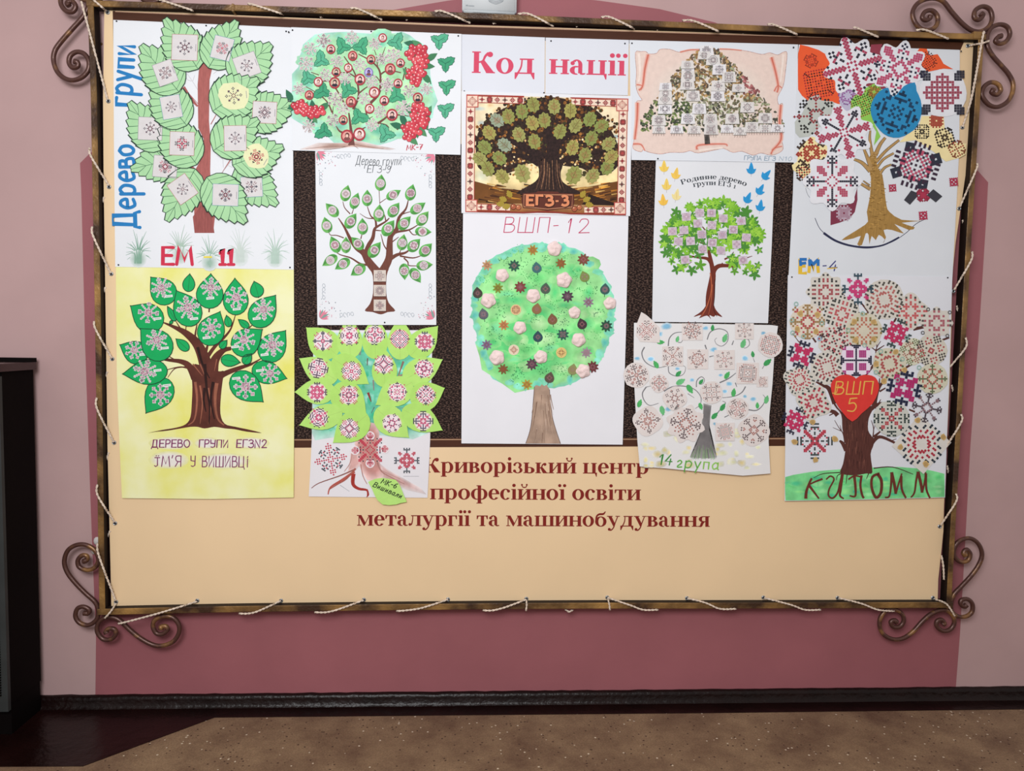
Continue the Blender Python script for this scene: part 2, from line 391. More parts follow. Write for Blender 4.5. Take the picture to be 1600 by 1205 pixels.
SG = {
'о': (116, [_ring(58, 50, 54, 53)]),
'с': (100, [_ring(54, 50, 50, 53, 48, 318), _ball(80, 80, 14)]),
'е': (106, [_ring(54, 50, 50, 53, 4, 322), _rect(24, 50, 102, 59)]),
'р': (122, _stem(14, -38, 100, tr=0) + [_ring(66, 50, 50, 53, -125, 125)]),
'н': (130, _stem(14) + _stem(88) + [_rect(40, 46, 90, 55)]),
'и': (130, _stem(14) + _stem(88) + [('P', [(40, 10), (40, 26), (90, 92), (90, 76)])]),
'й': (130, _stem(14) + _stem(88) + [('P', [(40, 10), (40, 26), (90, 92), (90, 76)]), _cur([(42, 142), (48, 122), (65, 115), (82, 122), (88, 142)], [8, 9, 11, 9, 8]), _ball(43, 140, 9), _ball(87, 140, 9)]),
'п': (130, _stem(14) + _stem(88) + [_rect(40, 91, 90, 100)]),
'ц': (136, _stem(14) + _stem(88) + [_rect(40, 0, 90, 9), ('P', [(104, 9), (132, 9), (130, -30), (124, -30), (112, 0)])]),
'ш': (190, _stem(14) + _stem(81) + _stem(148) + [_rect(40, 0, 150, 9)]),
'т': (112, _stem(42, tl=0, tr=0) + [_rect(4, 91, 108, 100), ('P', [(4, 96), (4, 64), (12, 64), (22, 92)]), ('P', [(108, 96), (108, 64), (100, 64), (90, 92)])]),
'г': (96, _stem(14) + [_rect(20, 91, 90, 100), ('P', [(90, 96), (90, 62), (82, 62), (72, 92)])]),
'м': (162, _stem(118) + [_rect(19, 0, 28, 98), _rect(6, 0, 42, 8), _rect(4, 92, 42, 100), ('P', [(14, 100), (46, 100), (86, 26), (74, 0), (68, 0)]), ('P', [(70, 4), (76, 0), (122, 92), (118, 100)])]),
'л': (124, _stem(82, tl=0) + [_rect(26, 91, 90, 100), _cur([(42, 96), (39, 50), (30, 16), (14, 6)], [9, 10, 12, 10]), _ball(14, 13, 13)]),
'д': (130, _stem(80, bl=0, br=0, tl=0) + [_rect(34, 91, 90, 100), _cur([(48, 96), (44, 50), (30, 16), (20, 4)], [9, 10, 11, 11]), _rect(4, 0, 126, 9), ('P', [(4, 9), (4, -34), (11, -34), (28, 0)]), ('P', [(126, 9), (126, -34), (119, -34), (102, 0)])]),
'а': (108, [_ring(44, 28, 40, 30, 60, 290), _rect(58, 8, 84, 66), _ring(48, 66, 36, 36, 0, 140, 26, 9), _ball(22, 76, 14), ('P', [(58, 20), (70, 14), (84, 10), (104, 10), (104, 3), (88, -2), (72, 0)]), _rect(42, 50, 60, 57)]),
'з': (96, [_ring(44, 75, 38, 28, -70, 150, 24, 8), _ring(46, 28, 44, 30, -150, 75, 26, 8), _ball(17, 78, 11), _ball(17, 20, 14)]),
'ь': (108, _stem(14) + [_ring(62, 28, 42, 30, -90, 90), _rect(40, 50, 64, 58), _rect(40, -2, 64, 8)]),
'в': (110, _stem(14, br=0, tr=0) + [_ring(62, 28, 43, 29, -90, 90), _ring(58, 76, 38, 24, -90, 90), _rect(40, 49, 62, 57), _rect(40, 0, 64, 8), _rect(40, 92, 60, 100)]),
'я': (116, _stem(74, tl=0, bl=0) + [_ring(52, 72, 40, 28, 90, 270), _rect(50, 92, 80, 100), _rect(50, 44, 80, 53), _cur([(60, 48), (46, 36), (34, 10), (16, 3)], [20, 24, 22, 8]), _rect(2, 0, 26, 8)]),
'к': (118, _stem(14) + [_cur([(40, 50), (58, 56), (68, 78), (84, 92)], [9, 10, 12, 12]), _ball(90, 84, 14), ('P', [(46, 54), (66, 60), (110, 6), (110, 0), (72, 0)]), _rect(72, 0, 118, 8)]),
'К': (148, _stem(14, 0, 140, T=32) + [_cur([(44, 70), (70, 80), (84, 110), (104, 132)], [11, 12, 15, 16]), _ball(114, 122, 18), ('P', [(52, 76), (78, 86), (138, 8), (138, 0), (92, 0)]), _rect(90, 0, 146, 8)]),
'Р': (136, _stem(14, 0, 140, tr=0, T=30) + [_ring(76, 100, 48, 40, -90, 90, 28, 9), _rect(40, 60, 78, 69), _rect(40, 131, 78, 140)]),
'Е': (126, _stem(14, 0, 140, T=30) + [_rect(40, 0, 108, 9), _rect(40, 131, 104, 140), _rect(40, 66, 84, 75), _rect(100, 0, 110, 36), _rect(96, 106, 106, 140), _rect(78, 54, 86, 88)]),
'Г': (112, _stem(14, 0, 140, T=30) + [_rect(40, 131, 104, 140), _rect(95, 100, 106, 140)]),
'З': (112, [_ring(50, 104, 44, 38, -70, 150, 26, 9), _ring(52, 38, 50, 40, -150, 75, 30, 9), _ball(18, 110, 12), _ball(18, 28, 14)]),
'1': (70, [_rect(26, 0, 50, 100), _rect(10, 0, 66, 8), ('P', [(8, 78), (8, 86), (40, 100), (40, 86)])]),
'у': (122, [('P', [(10, 98), (42, 98), (78, 22), (64, -8)]), _cur([(102, 96), (78, 36), (62, -10), (40, -34), (26, -34)], [9, 10, 11, 12, 10]), _ball(22, -27, 14), _rect(0, 92, 54, 100), _rect(80, 92, 122, 100)]),
'ф': (158, _stem(65, -38, 134, tr=0) + [_ring(56, 50, 52, 52, 75, 285), _ring(102, 50, 52, 52, -105, 105)]),
'б': (118, [_ring(60, 46, 54, 49), _cur([(18, 50), (20, 92), (44, 114), (84, 118), (104, 142)], [20, 16, 18, 18, 6])]),
'і': (58, _stem(15, tr=0) + [_ball(29, 134, 16)]),
'ї': (62, _stem(17, tr=0) + [_ball(9, 134, 15), _ball(53, 134, 15)]),
' ': (56, []),
}
def serif(ink, text, p0, p1, xh, col, L=1, arc=0.0):
    tot = sum(SG[c][0] for c in text); dx, dy = p1[0] - p0[0], p1[1] - p0[1]; ln = math.hypot(dx, dy); sx = ln / tot; sy = xh / 100.0; ux, uy = dx / ln, dy / ln; pen = 0
    def tr(g):
        x = (pen + g[0]) * sx; y = g[1] * sy; f = x / ln; bow = arc * 4 * f * (1 - f)
        sl = arc * 4 * (1 - 2 * f) / ln; nx, ny = uy - 0, -ux
        y += bow; x2 = x - sl * g[1] * sy * 1.0
        return (p0[0] + ux * x2 + nx * y, p0[1] + uy * x2 + ny * y)
    for c in text:
        adv, parts = SG[c]
        for q in parts:
            if q[0] == 'P': ink.poly([tr(g) for g in q[1]], col, L)
            else:
                l = ink._l(L); b = len(ink.V); cl = lin(col)
                for i, (a, bb) in enumerate(zip(q[1], q[2])):
                    ink.V += [ink.pt(tr(a), l), ink.pt(tr(bb), l)]
                    if i: ink.F.append((b + 2 * i - 2, b + 2 * i - 1, b + 2 * i + 1, b + 2 * i)); ink.c += [cl] * 4
        pen += adv
# stroke letters in a unit box, y up: (width, [(smooth?, points), ...])
HG = {
'А': (.75, [(0, [(0, 0), (.36, 1), (.72, 0)]), (0, [(.13, .36), (.6, .36)])]),
'В': (.62, [(0, [(.05, 0), (.05, 1)]), (1, [(.05, 1), (.42, .98), (.5, .78), (.4, .58), (.08, .54)]), (1, [(.08, .54), (.5, .5), (.6, .26), (.46, .03), (.05, 0)])]),
'Г': (.55, [(0, [(.05, 0), (.05, 1), (.55, 1)])]),
'Д': (.8, [(0, [(.0, -.18), (.04, .02), (.72, .02), (.78, -.18)]), (0, [(.14, .02), (.22, 1), (.62, 1), (.62, .02)])]),
'Е': (.6, [(0, [(.58, 1), (.05, 1), (.05, 0), (.6, 0)]), (0, [(.05, .52), (.5, .52)])]),
'З': (.6, [(1, [(.04, .88), (.28, 1), (.52, .86), (.46, .62), (.22, .54)]), (1, [(.22, .54), (.56, .48), (.58, .16), (.3, 0), (.02, .12)])]),
'И': (.68, [(0, [(.05, 1), (.05, 0), (.6, 1), (.6, 0)])]),
'К': (.65, [(0, [(.05, 0), (.05, 1)]), (0, [(.58, 1), (.08, .5), (.62, 0)])]),
'М': (.85, [(0, [(.02, 0), (.14, 1), (.42, .25), (.7, 1), (.82, 0)])]),
'N': (.68, [(0, [(.05, 0), (.05, 1), (.6, 0), (.6, 1)])]),
'О': (.75, [(1, [(.36, 1), (.08, .84), (.03, .42), (.3, 0), (.62, .14), (.7, .6), (.5, .94), (.34, 1)])]),
'П': (.68, [(0, [(.05, 0), (.05, 1), (.62, 1), (.62, 0)])]),
'Р': (.6, [(0, [(.05, 0), (.05, 1)]), (1, [(.05, 1), (.46, .98), (.56, .74), (.42, .5), (.06, .46)])]),
'У': (.65, [(0, [(.04, 1), (.06, .56), (.56, .5)]), (0, [(.6, 1), (.56, .1), (.3, 0), (.1, .06)])]),
'Ш': (.95, [(0, [(.05, 1), (.05, 0), (.88, 0), (.88, 1)]), (0, [(.46, 0), (.46, 1)])]),
'Ц': (.75, [(0, [(.05, 1), (.05, 0), (.62, 0), (.7, -.2)]), (0, [(.58, 1), (.58, 0)])]),
'Я': (.65, [(0, [(.58, 0), (.58, 1)]), (1, [(.58, 1), (.16, .98), (.06, .74), (.2, .5), (.56, .46)]), (0, [(.3, .46), (.04, 0)])]),
'І': (.3, [(0, [(.15, 0), (.15, .78)]), (0, [(.13, .92), (.18, 1.0)])]),
'Ї': (.55, [(0, [(.02, .84), (.5, .84)]), (0, [(.28, .84), (.3, .1), (.12, 0), (.0, .08)]), (0, [(.14, 1), (.18, 1.02)]), (0, [(.36, 1), (.4, 1.02)])]),
"'": (.2, [(0, [(.1, 1.05), (.04, .8)])]),
'-': (.45, [(0, [(.05, .45), (.4, .47)])]),
'1': (.36, [(0, [(.02, .72), (.22, 1), (.22, 0)])]),
'i': (.5, [(0, [(.06, .72), (.26, 1), (.26, 0)]), (0, [(.04, 0), (.48, 0)])]),
'2': (.62, [(1, [(.05, .76), (.16, .98), (.44, .98), (.52, .72), (.3, .34), (.04, .02)]), (0, [(.04, .02), (.6, .04)])]),
'4': (.62, [(0, [(.42, 1), (.03, .34), (.6, .34)]), (0, [(.46, .6), (.42, 0)])]),
'5': (.6, [(0, [(.58, 1), (.14, .98), (.08, .6)]), (1, [(.08, .6), (.42, .64), (.58, .34), (.4, .02), (.02, .08)])]),
'6': (.55, [(1, [(.48, .96), (.2, .8), (.04, .34), (.2, 0), (.46, .1), (.5, .38), (.3, .5), (.08, .34)])]),
'7': (.55, [(0, [(.02, 1), (.54, 1), (.2, 0)]), (0, [(.16, .48), (.48, .52)])]),
'9': (.5, [(1, [(.46, .8), (.26, .98), (.06, .74), (.2, .5), (.44, .62), (.48, .84)]), (1, [(.47, .84), (.44, .3), (.24, 0), (.04, .1)])]),
'0': (.55, [(1, [(.28, 1), (.04, .6), (.1, .1), (.3, 0), (.5, .3), (.46, .86), (.26, 1)])]),
'р': (.55, [(0, [(.05, -.4), (.08, .62)]), (1, [(.08, .5), (.3, .64), (.5, .44), (.42, .08), (.2, 0), (.07, .1)])]),
'е': (.52, [(1, [(.06, .34), (.46, .36), (.4, .6), (.2, .62), (.04, .34), (.16, .02), (.46, .08)])]),
'в': (.48, [(0, [(.05, 0), (.06, .62)]), (1, [(.06, .62), (.34, .6), (.32, .38), (.08, .34)]), (1, [(.08, .34), (.42, .32), (.44, .04), (.06, 0)])]),
'о': (.52, [(1, [(.26, .62), (.05, .44), (.08, .1), (.28, 0), (.46, .2), (.44, .5), (.24, .62)])]),
'г': (.42, [(0, [(.06, 0), (.06, .62), (.4, .62)])]),
'ґ': (.42, [(1, [(.04, .5), (.2, .64), (.34, .5), (.24, .28), (.08, .12), (.1, .0), (.38, .04)])]),
'у': (.5, [(0, [(.04, .62), (.24, .08)]), (0, [(.46, .62), (.14, -.38)])]),
'п': (.5, [(0, [(.06, 0), (.06, .62), (.42, .62), (.42, 0)])]),
'и': (.52, [(0, [(.06, .62), (.06, 0), (.44, .62), (.44, 0)])]),
'а': (.52, [(1, [(.42, .5), (.24, .62), (.05, .34), (.16, .02), (.4, .16)]), (0, [(.43, .62), (.43, .06), (.5, 0)])]),
'ш': (.66, [(0, [(.06, .62), (.06, 0), (.58, .0), (.58, .62)]), (0, [(.32, 0), (.32, .62)])]),
'л': (.5, [(0, [(0, 0), (.14, .08), (.24, .62), (.42, .62), (.44, 0)])]),
' ': (.42, []),
}
def hand(ink, text, p0, p1, h, wd, col, slant=0.0, L=2, w1=None, caps=True):
    tot = sum(HG[c][0] + .14 for c in text) - .14; dx, dy = p1[0] - p0[0], p1[1] - p0[1]; ln = math.hypot(dx, dy); sx = ln / tot; ux, uy = dx / ln, dy / ln; pen = 0
    for c in text:
        a, st = HG[c]
        for sm, pts in st:
            q = []
            for g in pts:
                x = (pen + g[0] + slant * g[1]) * sx; y = g[1] * h; q.append((p0[0] + ux * x + uy * y, p0[1] + uy * x - ux * y))
            cc = col[0] if isinstance(col, list) else col
            ink.stroke(q, wd, cc, L, smooth=4 if sm else 0, caps=caps, w1=w1)
        pen += a + .14
#==STRUCTURE==
# ------------------------------------------------------------------ setting
v, f = box(-4.2, 4.2, 0.0, 0.15, 0.0, 3.3); wall = link('wall_back', v, f, M['wall']); wall['kind'] = 'structure'
v, f = box(-4.2, 4.2, -6.0, 0.0, -0.1, 0.0); floor = link('floor', v, f, M['floor']); floor['kind'] = 'structure'
zb = .5 * (P(80, 1084).z + P(1590, 1074).z)
# painted maroon panel with an arched top behind the frame
pp = [(149, 1090), (150, 1000), (142, 800), (133, 540), (127, 300), (125, 255), (140, 240), (250, 150), (420, 80), (540, 36), (611, 16), (700, 1), (780, -9), (860, -8), (936, 1), (1030, 14), (1117, 35),
      (1250, 90), (1420, 180), (1528, 267), (1544, 285), (1541, 340), (1531, 500), (1516, 700), (1508, 850), (1500, 990), (1493, 1080)]
a = [P(x, y, .0012) for x, y in pp]; n = len(a); a += [Vector((q.x, 0, q.z)) for q in a]
pan = link('painted_panel', a, [tuple(range(n))] + [(i, n + i, n + (i + 1) % n, (i + 1) % n) for i in range(n)], M['maroon'], wall, origin=(0, 0, 0))
# baseboard: painted ridge with a rounded top, slightly uneven
V = []; Fc = []; prof = [(0, zb), (-.010, zb + .001), (-.019, zb - .006), (-.022, zb - .016), (-.023, 0.012), (-.03, 0.004), (-.034, 0.0)]
R = random.Random(4); NX = 240
for i in range(NX + 1):
    x = -4.2 + 8.4 * i / NX; dz = R.uniform(-.0014, .0014)
    for (y, z) in prof: V.append((x, y + R.uniform(-.0012, .0012) * (y < 0), max(0.0, z + (dz if z > .01 else 0))))
m_ = len(prof)
for i in range(NX):
    for j in range(m_ - 1): Fc.append((i * m_ + j, i * m_ + j + 1, (i + 1) * m_ + j + 1, (i + 1) * m_ + j))
bb = link('baseboard_back', V, Fc, M['glossblack'], smooth=True); bb['kind'] = 'structure'
e1 = [PZ(x, y, .002) for x, y in [(-400, 1200), (130, 1197), (335, 1121), (700, 1117.5), (1100, 1114), (1600, 1108)]]; e1.append(Vector((4.2, e1[-1].y, .002)))
pts = e1 + [Vector((4.2, -.01, .002)), Vector((-2.6, -.01, .002)), Vector((-2.6, e1[0].y, .002))]
n = len(pts); fb = link('painted_border', pts + [q - Vector((0, 0, .002)) for q in pts], [tuple(range(n))] + [(i, n + i, n + (i + 1) % n, (i + 1) % n) for i in range(n)], M['edgepaint'], floor, origin=(0, 0, 0))
# filler blobs behind the lower left of the frame (plaster repairs)
for (x, y, r) in ((151, 846, .014), (146, 862, .010)):
    c = P(x, y, .004); V = []; Fc = []
    for i in range(5):
        for j in range(10):
            rr = r * math.cos(i * PI / 8); V.append(c + Vector((rr * math.cos(j * PI / 5), -.008 * math.sin(i * PI / 8) + .004, rr * 1.25 * math.sin(j * PI / 5))))
    for i in range(4):
        for j in range(10): Fc.append((i * 10 + j, i * 10 + (j + 1) % 10, (i + 1) * 10 + (j + 1) % 10, (i + 1) * 10 + j))
    link('plaster_patch', V, Fc, M['plaster'], wall, smooth=True, origin=(0, 0, 0))
# ------------------------------------------------------------------ cabinet at the left
cf = PZ(27, 1151, 0.0)                                   # front right foot corner on the floor
yb_ = -.03; xr = (cf.x + PZ(80, 1090, 0).x) / 2; yf = cf.y; xl = xr - .75
def zat(px, py, y):
    return P(px, py, -y).z
ztop = zat(70, 566, -.03); 
cab = empty('cabinet', (xr - .37, (yb_ + yf) / 2, 0), 'black lacquered cabinet with grooved grey front and overhanging top at left against wall', 'cabinet')
v, f = box(xl + .004, xr - .004, yf + .012, yb_, .0, .12); link('plinth', v, f, M['cab'], cab)
v, f = box(xl, xr, yf + .004, yb_, .12, ztop - .028); link('body', v, f, M['cab'], cab)
fw = .02
v, f = box(xl, xr, yf - .012, yf + .004, .10, ztop - .045); link('front_panel', v, f, M['cabfront'], cab)
# column of small grooves on the front
V = []; Fc = []
for i in range(int((ztop - .25) / .0095)):
    z = .16 + i * .0095; bv, bf = box(xl + .03, xr - .022, yf - .0165, yf - .012, z, z + .0048); b0 = len(V); V += bv; Fc += [tuple(q + b0 for q in t) for t in bf]
gr = link('ribbing', V, Fc, M['cab'], cab); gr['kind'] = 'stuff'
v, f = box(xl - .02, xr + .012, yf - .022, yb_, ztop - .028, ztop); link('top', v, f, M['cabtop'], cab)
v, f = box(xl - .02, xr + .012, yb_ - .028, yb_ + .004, ztop, ztop + .016); link('back_rail', v, f, M['cab'], cab)
# ------------------------------------------------------------------ wrought iron frame
FD = .052
o0 = P(160, 956, FD)
fr = empty('wrought_iron_frame', (0, -FD, o0.z), 'bronzed wrought iron frame with scrolled corners around the banner', 'frame')
def bar(name, pts, hw, vert):
    """deep flat bar: bronzed front face, dark sides; front at y=-.068, back at y=-.024"""
    path = catmull([tuple(P(x, y, .0670 if vert else .068)) for x, y in pts], 6); V = []; Fc = []; n = len(path)
    for i, p in enumerate(path):
        p = Vector(p); o_ = Vector((hw, 0, 0)) if vert else Vector((0, 0, hw)); ch = .0025
        c0 = p + Vector((0, ch, 0)); back = Vector((0, .044, 0))
        V += [p + o_ * .8, c0 + o_, p + back + o_, p + back - o_, c0 - o_, p - o_ * .8]
        if i:
            a_, b_ = (i - 1) * 6, i * 6
            for k in range(6): Fc.append((a_ + k, a_ + (k + 1) % 6, b_ + (k + 1) % 6, b_ + k))
    Fc += [tuple(range(6)), tuple(range((n - 1) * 6, n * 6))[::-1]]
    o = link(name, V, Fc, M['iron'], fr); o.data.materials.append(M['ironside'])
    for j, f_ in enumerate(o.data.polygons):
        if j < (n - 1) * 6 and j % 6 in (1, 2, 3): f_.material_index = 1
    return o
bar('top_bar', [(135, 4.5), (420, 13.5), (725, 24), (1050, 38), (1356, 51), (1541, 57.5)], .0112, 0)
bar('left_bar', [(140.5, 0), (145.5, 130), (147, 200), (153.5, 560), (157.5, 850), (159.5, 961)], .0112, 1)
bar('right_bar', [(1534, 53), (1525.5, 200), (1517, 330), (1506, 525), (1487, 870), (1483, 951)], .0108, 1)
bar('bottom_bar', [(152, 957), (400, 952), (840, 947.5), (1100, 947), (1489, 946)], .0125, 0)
z7 = Frame(0, 0, 6.154); z8 = Frame(1340, 0, 6.154); zl = Frame(60, 820, 5.714); zr = Frame(1340, 820, 6.154)
s_tl = [z7(p) for p in [(665, 55), (650, 30), (690, 10), (728, 60), (700, 112), (640, 108), (590, 50), (588, -30), (640, -100), (740, -120), (825, -50), (850, 60), (800, 160), (700, 272), (580, 410), (528, 490), (515, 580), (545, 680), (612, 748), (700, 772), (790, 742), (850, 670), (852, 580), (805, 515), (735, 500), (675, 540), (665, 610), (700, 652), (745, 640), (750, 605), (715, 590)]]
s_tt = [(141 + (y - 5), 5 + (x - 141)) for x, y in s_tl]
s_t2 = [z8(p) for p in [(700, 150), (690, 180), (650, 195), (620, 165), (650, 112), (715, 102), (768, 160), (760, 240), (700, 287), (610, 278), (548, 210), (528, 120), (570, 40), (650, -5), (750, -15), (830, 22), (900, 110), (1000, 222), (1090, 290), (1180, 303), (1255, 262), (1293, 180), (1270, 92), (1200, 62), (1132, 100), (1120, 165), (1160, 192), (1203, 155), (1180, 130)]]
s_tr = [z8(p) for p in [(1385, 345), (1350, 358), (1325, 395), (1370, 422), (1430, 395), (1463, 330), (1440, 262), (1370, 235), (1290, 265), (1247, 340), (1245, 440), (1300, 540), (1380, 630), (1450, 712), (1492, 800), (1488, 890), (1440, 978), (1350, 1028), (1262, 1008), (1195, 920), (1212, 840), (1280, 792), (1350, 812), (1375, 870), (1340, 912), (1292, 892), (1305, 860)]]
s_bl = [zl(p) for p in [(400, 330), (435, 312), (430, 278), (388, 276), (352, 320), (368, 380), (440, 405), (508, 378), (538, 310), (508, 232), (430, 182), (340, 182), (262, 232), (232, 330), (262, 430), (340, 530), (430, 620), (508, 692), (536, 770), (518, 848), (450, 896), (372, 878), (332, 820), (347, 752), (400, 732), (452, 758), (448, 790), (405, 790)]]
s_bb = [zl(p) for p in [(612, 972), (604, 950), (632, 928), (680, 935), (690, 980), (650, 1022), (580, 1022), (528, 960), (532, 885), (590, 832), (670, 828), (740, 865), (820, 942), (920, 1020), (1030, 1075), (1120, 1078), (1208, 1040), (1256, 960), (1248, 880), (1190, 824), (1110, 818), (1042, 850), (1022, 905), (1052, 968), (1108, 976), (1152, 940), (1138, 908), (1102, 908), (1092, 935)]]
s_br = [zr(p) for p in [(1038, 298), (1018, 268), (1048, 238), (1082, 280), (1060, 342), (990, 358), (928, 300), (932, 212), (990, 150), (1080, 132), (1158, 180), (1196, 280), (1168, 380), (1100, 480), (1000, 590), (925, 670), (898, 750), (905, 830), (962, 882), (1040, 882), (1098, 840), (1103, 762), (1060, 718), (1003, 722), (988, 758), (1020, 788), (1048, 770)]]
s_b2 = [zr(p) for p in [(378, 940), (348, 918), (318, 940), (342, 982), (400, 982), (442, 930), (428, 862), (360, 818), (282, 822), (222, 890), (212, 980), (252, 1058), (340, 1102), (438, 1092), (530, 1030), (620, 932), (700, 862), (790, 822), (860, 828), (918, 880), (928, 950), (888, 1008), (820, 1022), (762, 980), (762, 932), (800, 912), (832, 940), (815, 962)]]
for s in (s_tl, s_tt, s_t2, s_tr, s_bl, s_bb, s_br, s_b2):
    path = catmull([tuple(P(x, y, FD - .004)) for x, y in s], 5); n = len(path)
    rr = [.0088 if 4 < i < n - 5 else .0105 for i in range(n)]
    v, f = tube(path, rr, 8); link('scroll', v, f, M['scroll'], fr, smooth=True)
for x, y, vert in ((364, 12, 1), (1528, 55, 0)):
    c = P(x, y, .068); dx, dz = (.004, .019) if vert else (.018, .018)
    v, f = box(c.x - dx, c.x + dx, -.0705, -.022, c.z - dz * .72, c.z + dz * .72); link('collar', v, f, M['iron'], fr)
for x, y in ((147, 60), (1529, 130), (159, 900), (1484, 900)):                     # stand-offs that hold the frame off the wall
    c = P(x, y, FD); v, f = tube([(c.x, c.y + .01, c.z), (c.x, -.02, c.z - 0.0001), (c.x, 0, c.z)], .006, 6); link('bracket', v, f, M['iron'], fr)
# ------------------------------------------------------------------ banner
BD = .036
edge = [(163, 14), (176, 15), (400, 25), (725, 39), (1050, 49), (1235, 54.6), (1500, 62.5), (1512, 63), (1525, 66), (1519, 150), (1512, 250), (1504, 305), (1493, 380), (1487, 440), (1487, 500), (1484, 600), (1479, 700), (1475, 790), (1474, 830), (1470, 870), (1466, 905), (1465, 940), (1300, 943), (1000, 943), (700, 944), (400, 946), (174, 949),
        (173, 900), (171, 820), (168, 700), (166, 560), (164, 420), (162, 290), (161, 158)]
ban = empty('banner', tuple(P(820, 944, BD)), 'beige vinyl banner with dark red lettering laced into the iron frame', 'banner')
sheet(ban, PX, edge, BD, m='banner', thick=.0015, name='vinyl')
band = Ink(PX, BD); B0 = '#5d3626'
band.poly([(176, 17), (400, 26), (725, 40), (1050, 50), (1235, 55.6), (1497, 63.5), (1507, 64), (1499, 82), (1235, 76), (725, 60), (185, 38)], B0, 1)
band.poly([(176, 17), (180, 17), (200, 38), (200, 700), (190, 700)], B0, 1)
band.poly([(400, 686), (1240, 683), (1500, 681), (1500, 695), (1240, 697), (400, 700)], B0, 1)
band.poly([(1490, 80), (1506, 80), (1496, 680), (1484, 690)], B0, 1) if False else None
band.build('brown_border', ban, 'band')
ln_ = Ink(PX, BD); ln_.stroke([(180, 18), (400, 27), (725, 41), (1050, 51), (1235, 56.6), (1497, 64.5)], 1.4, '#c09a80', 3)
ln_.stroke([(430, 687.5), (980, 686.5), (1240, 685.5), (1480, 683)], 1.6, '#ae8a6c', 3)
ln_.build('border_highlight', ban)
fe = Ink(PX, BD); fe.poly([(440, 220), (1250, 235), (1236, 686), (440, 688)], '#2a1b19', 1); fe.build('dark_field', ban, 'felt')
tx = Ink(PX, BD); DR = '#7d2019'
serif(tx, 'Криворізький центр', (663, 738.5), (1014, 740.7), 16.6, DR, 2)
serif(tx, 'професійної освіти', (671.5, 780.3), (1001.5, 781.8), 16.6, DR, 2)
serif(tx, 'металургії та машинобудування', (557, 821.5), (1109, 823.4), 16.6, DR, 2)
tx.build('lettering', ban)
def grommet(x, y, r=.0085):
    c = P(x, y, BD + .002); V = []; Fc = []
    for i in range(16):
        a = 2 * PI * i / 16
        for (q, dy) in ((1.0, .002), (.85, -.0012), (.6, -.0012), (.48, .001)): V.append(c + Vector((r * q * math.cos(a), dy, r * q * math.sin(a))))
    for i in range(16):
        for j in range(3): Fc.append((i * 4 + j, i * 4 + j + 1, ((i + 1) % 16) * 4 + j + 1, ((i + 1) % 16) * 4 + j))
    g = link('grommet', V, Fc, M['steel'], ban, smooth=True)
    V = [c + Vector((r * .5 * math.cos(i * PI / 4), .0003, r * .5 * math.sin(i * PI / 4))) for i in range(8)]; link('eyelet', V, [tuple(range(8))], M['pin'], g)
G_left = [(168, 19), (169, 158), (170, 292), (173.5, 428), (175, 561), (178, 692), (179.5, 818), (181, 941)]
G_bot = [(308, 939), (439, 939), (568.5, 937.5), (700, 937), (822.5, 936), (949, 934), (1073.5, 935), (1193, 934), (1309, 934.5), (1458, 934.5)]
G_right = [(1512.6, 71.5), (1504, 199), (1499, 326), (1490, 455), (1468.5, 823)]
for g in G_left + G_bot + G_right: grommet(*g)
# ------------------------------------------------------------------ the rope: strands over the bar, back behind it and through the next grommet
rope = empty('lacing_rope', tuple(P(160, 940, .05)), 'pale twisted rope lacing the banner to the iron frame', 'rope')
BARS = [[(135, 4.5), (420, 13.5), (725, 24), (1050, 38), (1356, 51), (1541, 57.5)], [(140.5, 0), (145.5, 130), (147, 200), (153.5, 560), (157.5, 850), (159.5, 961)], [(1534, 53), (1525.5, 200), (1517, 330), (1506, 525), (1487, 870), (1483, 951)], [(152, 957), (400, 952), (840, 947.5), (1100, 947), (1489, 946)]]
def near_bar(x, y):
    m = 1e9
    for b in BARS:
        for (x0, y0), (x1, y1) in zip(b, b[1:]):
            dx, dy = x1 - x0, y1 - y0; t = max(0, min(1, ((x - x0) * dx + (y - y0) * dy) / (dx * dx + dy * dy))); m = min(m, math.hypot(x - x0 - t * dx, y - y0 - t * dy))
    return m
def strand(pts, r=.0040, prefix=None):
    pc_ = catmull([tuple(p) for p in pts], 9) if len(pts) > 2 else [tuple(a + (b - a) * t / 8 for a, b in zip(pts[0], pts[1])) for t in range(9)]
    if max(p[2] for p in pts) > .06: pc_ = [(x, y, max(d, .0745) if near_bar(x, y) < 7.6 and not (j in (0, len(pc_) - 1) and d < .06) else d) for j, (x, y, d) in enumerate(pc_)]
    path = [tuple(P(x, y, d)) for x, y, d in pc_]
    # two plies wound around each other
    V = []; Fc = []; n = len(path); L = 0; acc = [0]
    for i in range(1, n): acc.append(acc[-1] + (Vector(path[i]) - Vector(path[i - 1])).length)
    N = max(8, int(acc[-1] / .004)); q = []
    for i in range(N + 1):
        s = acc[-1] * i / N; j = 0
        while j < n - 2 and acc[j + 1] < s: j += 1
        t = (s - acc[j]) / max(1e-9, acc[j + 1] - acc[j]); q.append(Vector(path[j]).lerp(Vector(path[j + 1]), t))
    for ph in (0, PI):
        pl = []
        for i, c in enumerate(q):
            t = (q[min(i + 1, N)] - q[max(i - 1, 0)]).normalized(); s_ = t.cross(Vector((0, 1, 0)))
            s_ = s_.normalized() if s_.length > .01 else Vector((1, 0, 0)); u = s_.cross(t); a = ph + i * .85
            pl.append(c + (s_ * math.cos(a) + u * math.sin(a)) * r * .45)
        v, f = tube(pl, r * .62, 5); b = len(V); V += v; Fc += [tuple(k + b for k in t) for t in f]
    link('strand', V, Fc, M['rope'], rope, smooth=True)
BF, BK, GR = .0738, .028, BD + .005        # in front of the bar, behind it, at the banner face
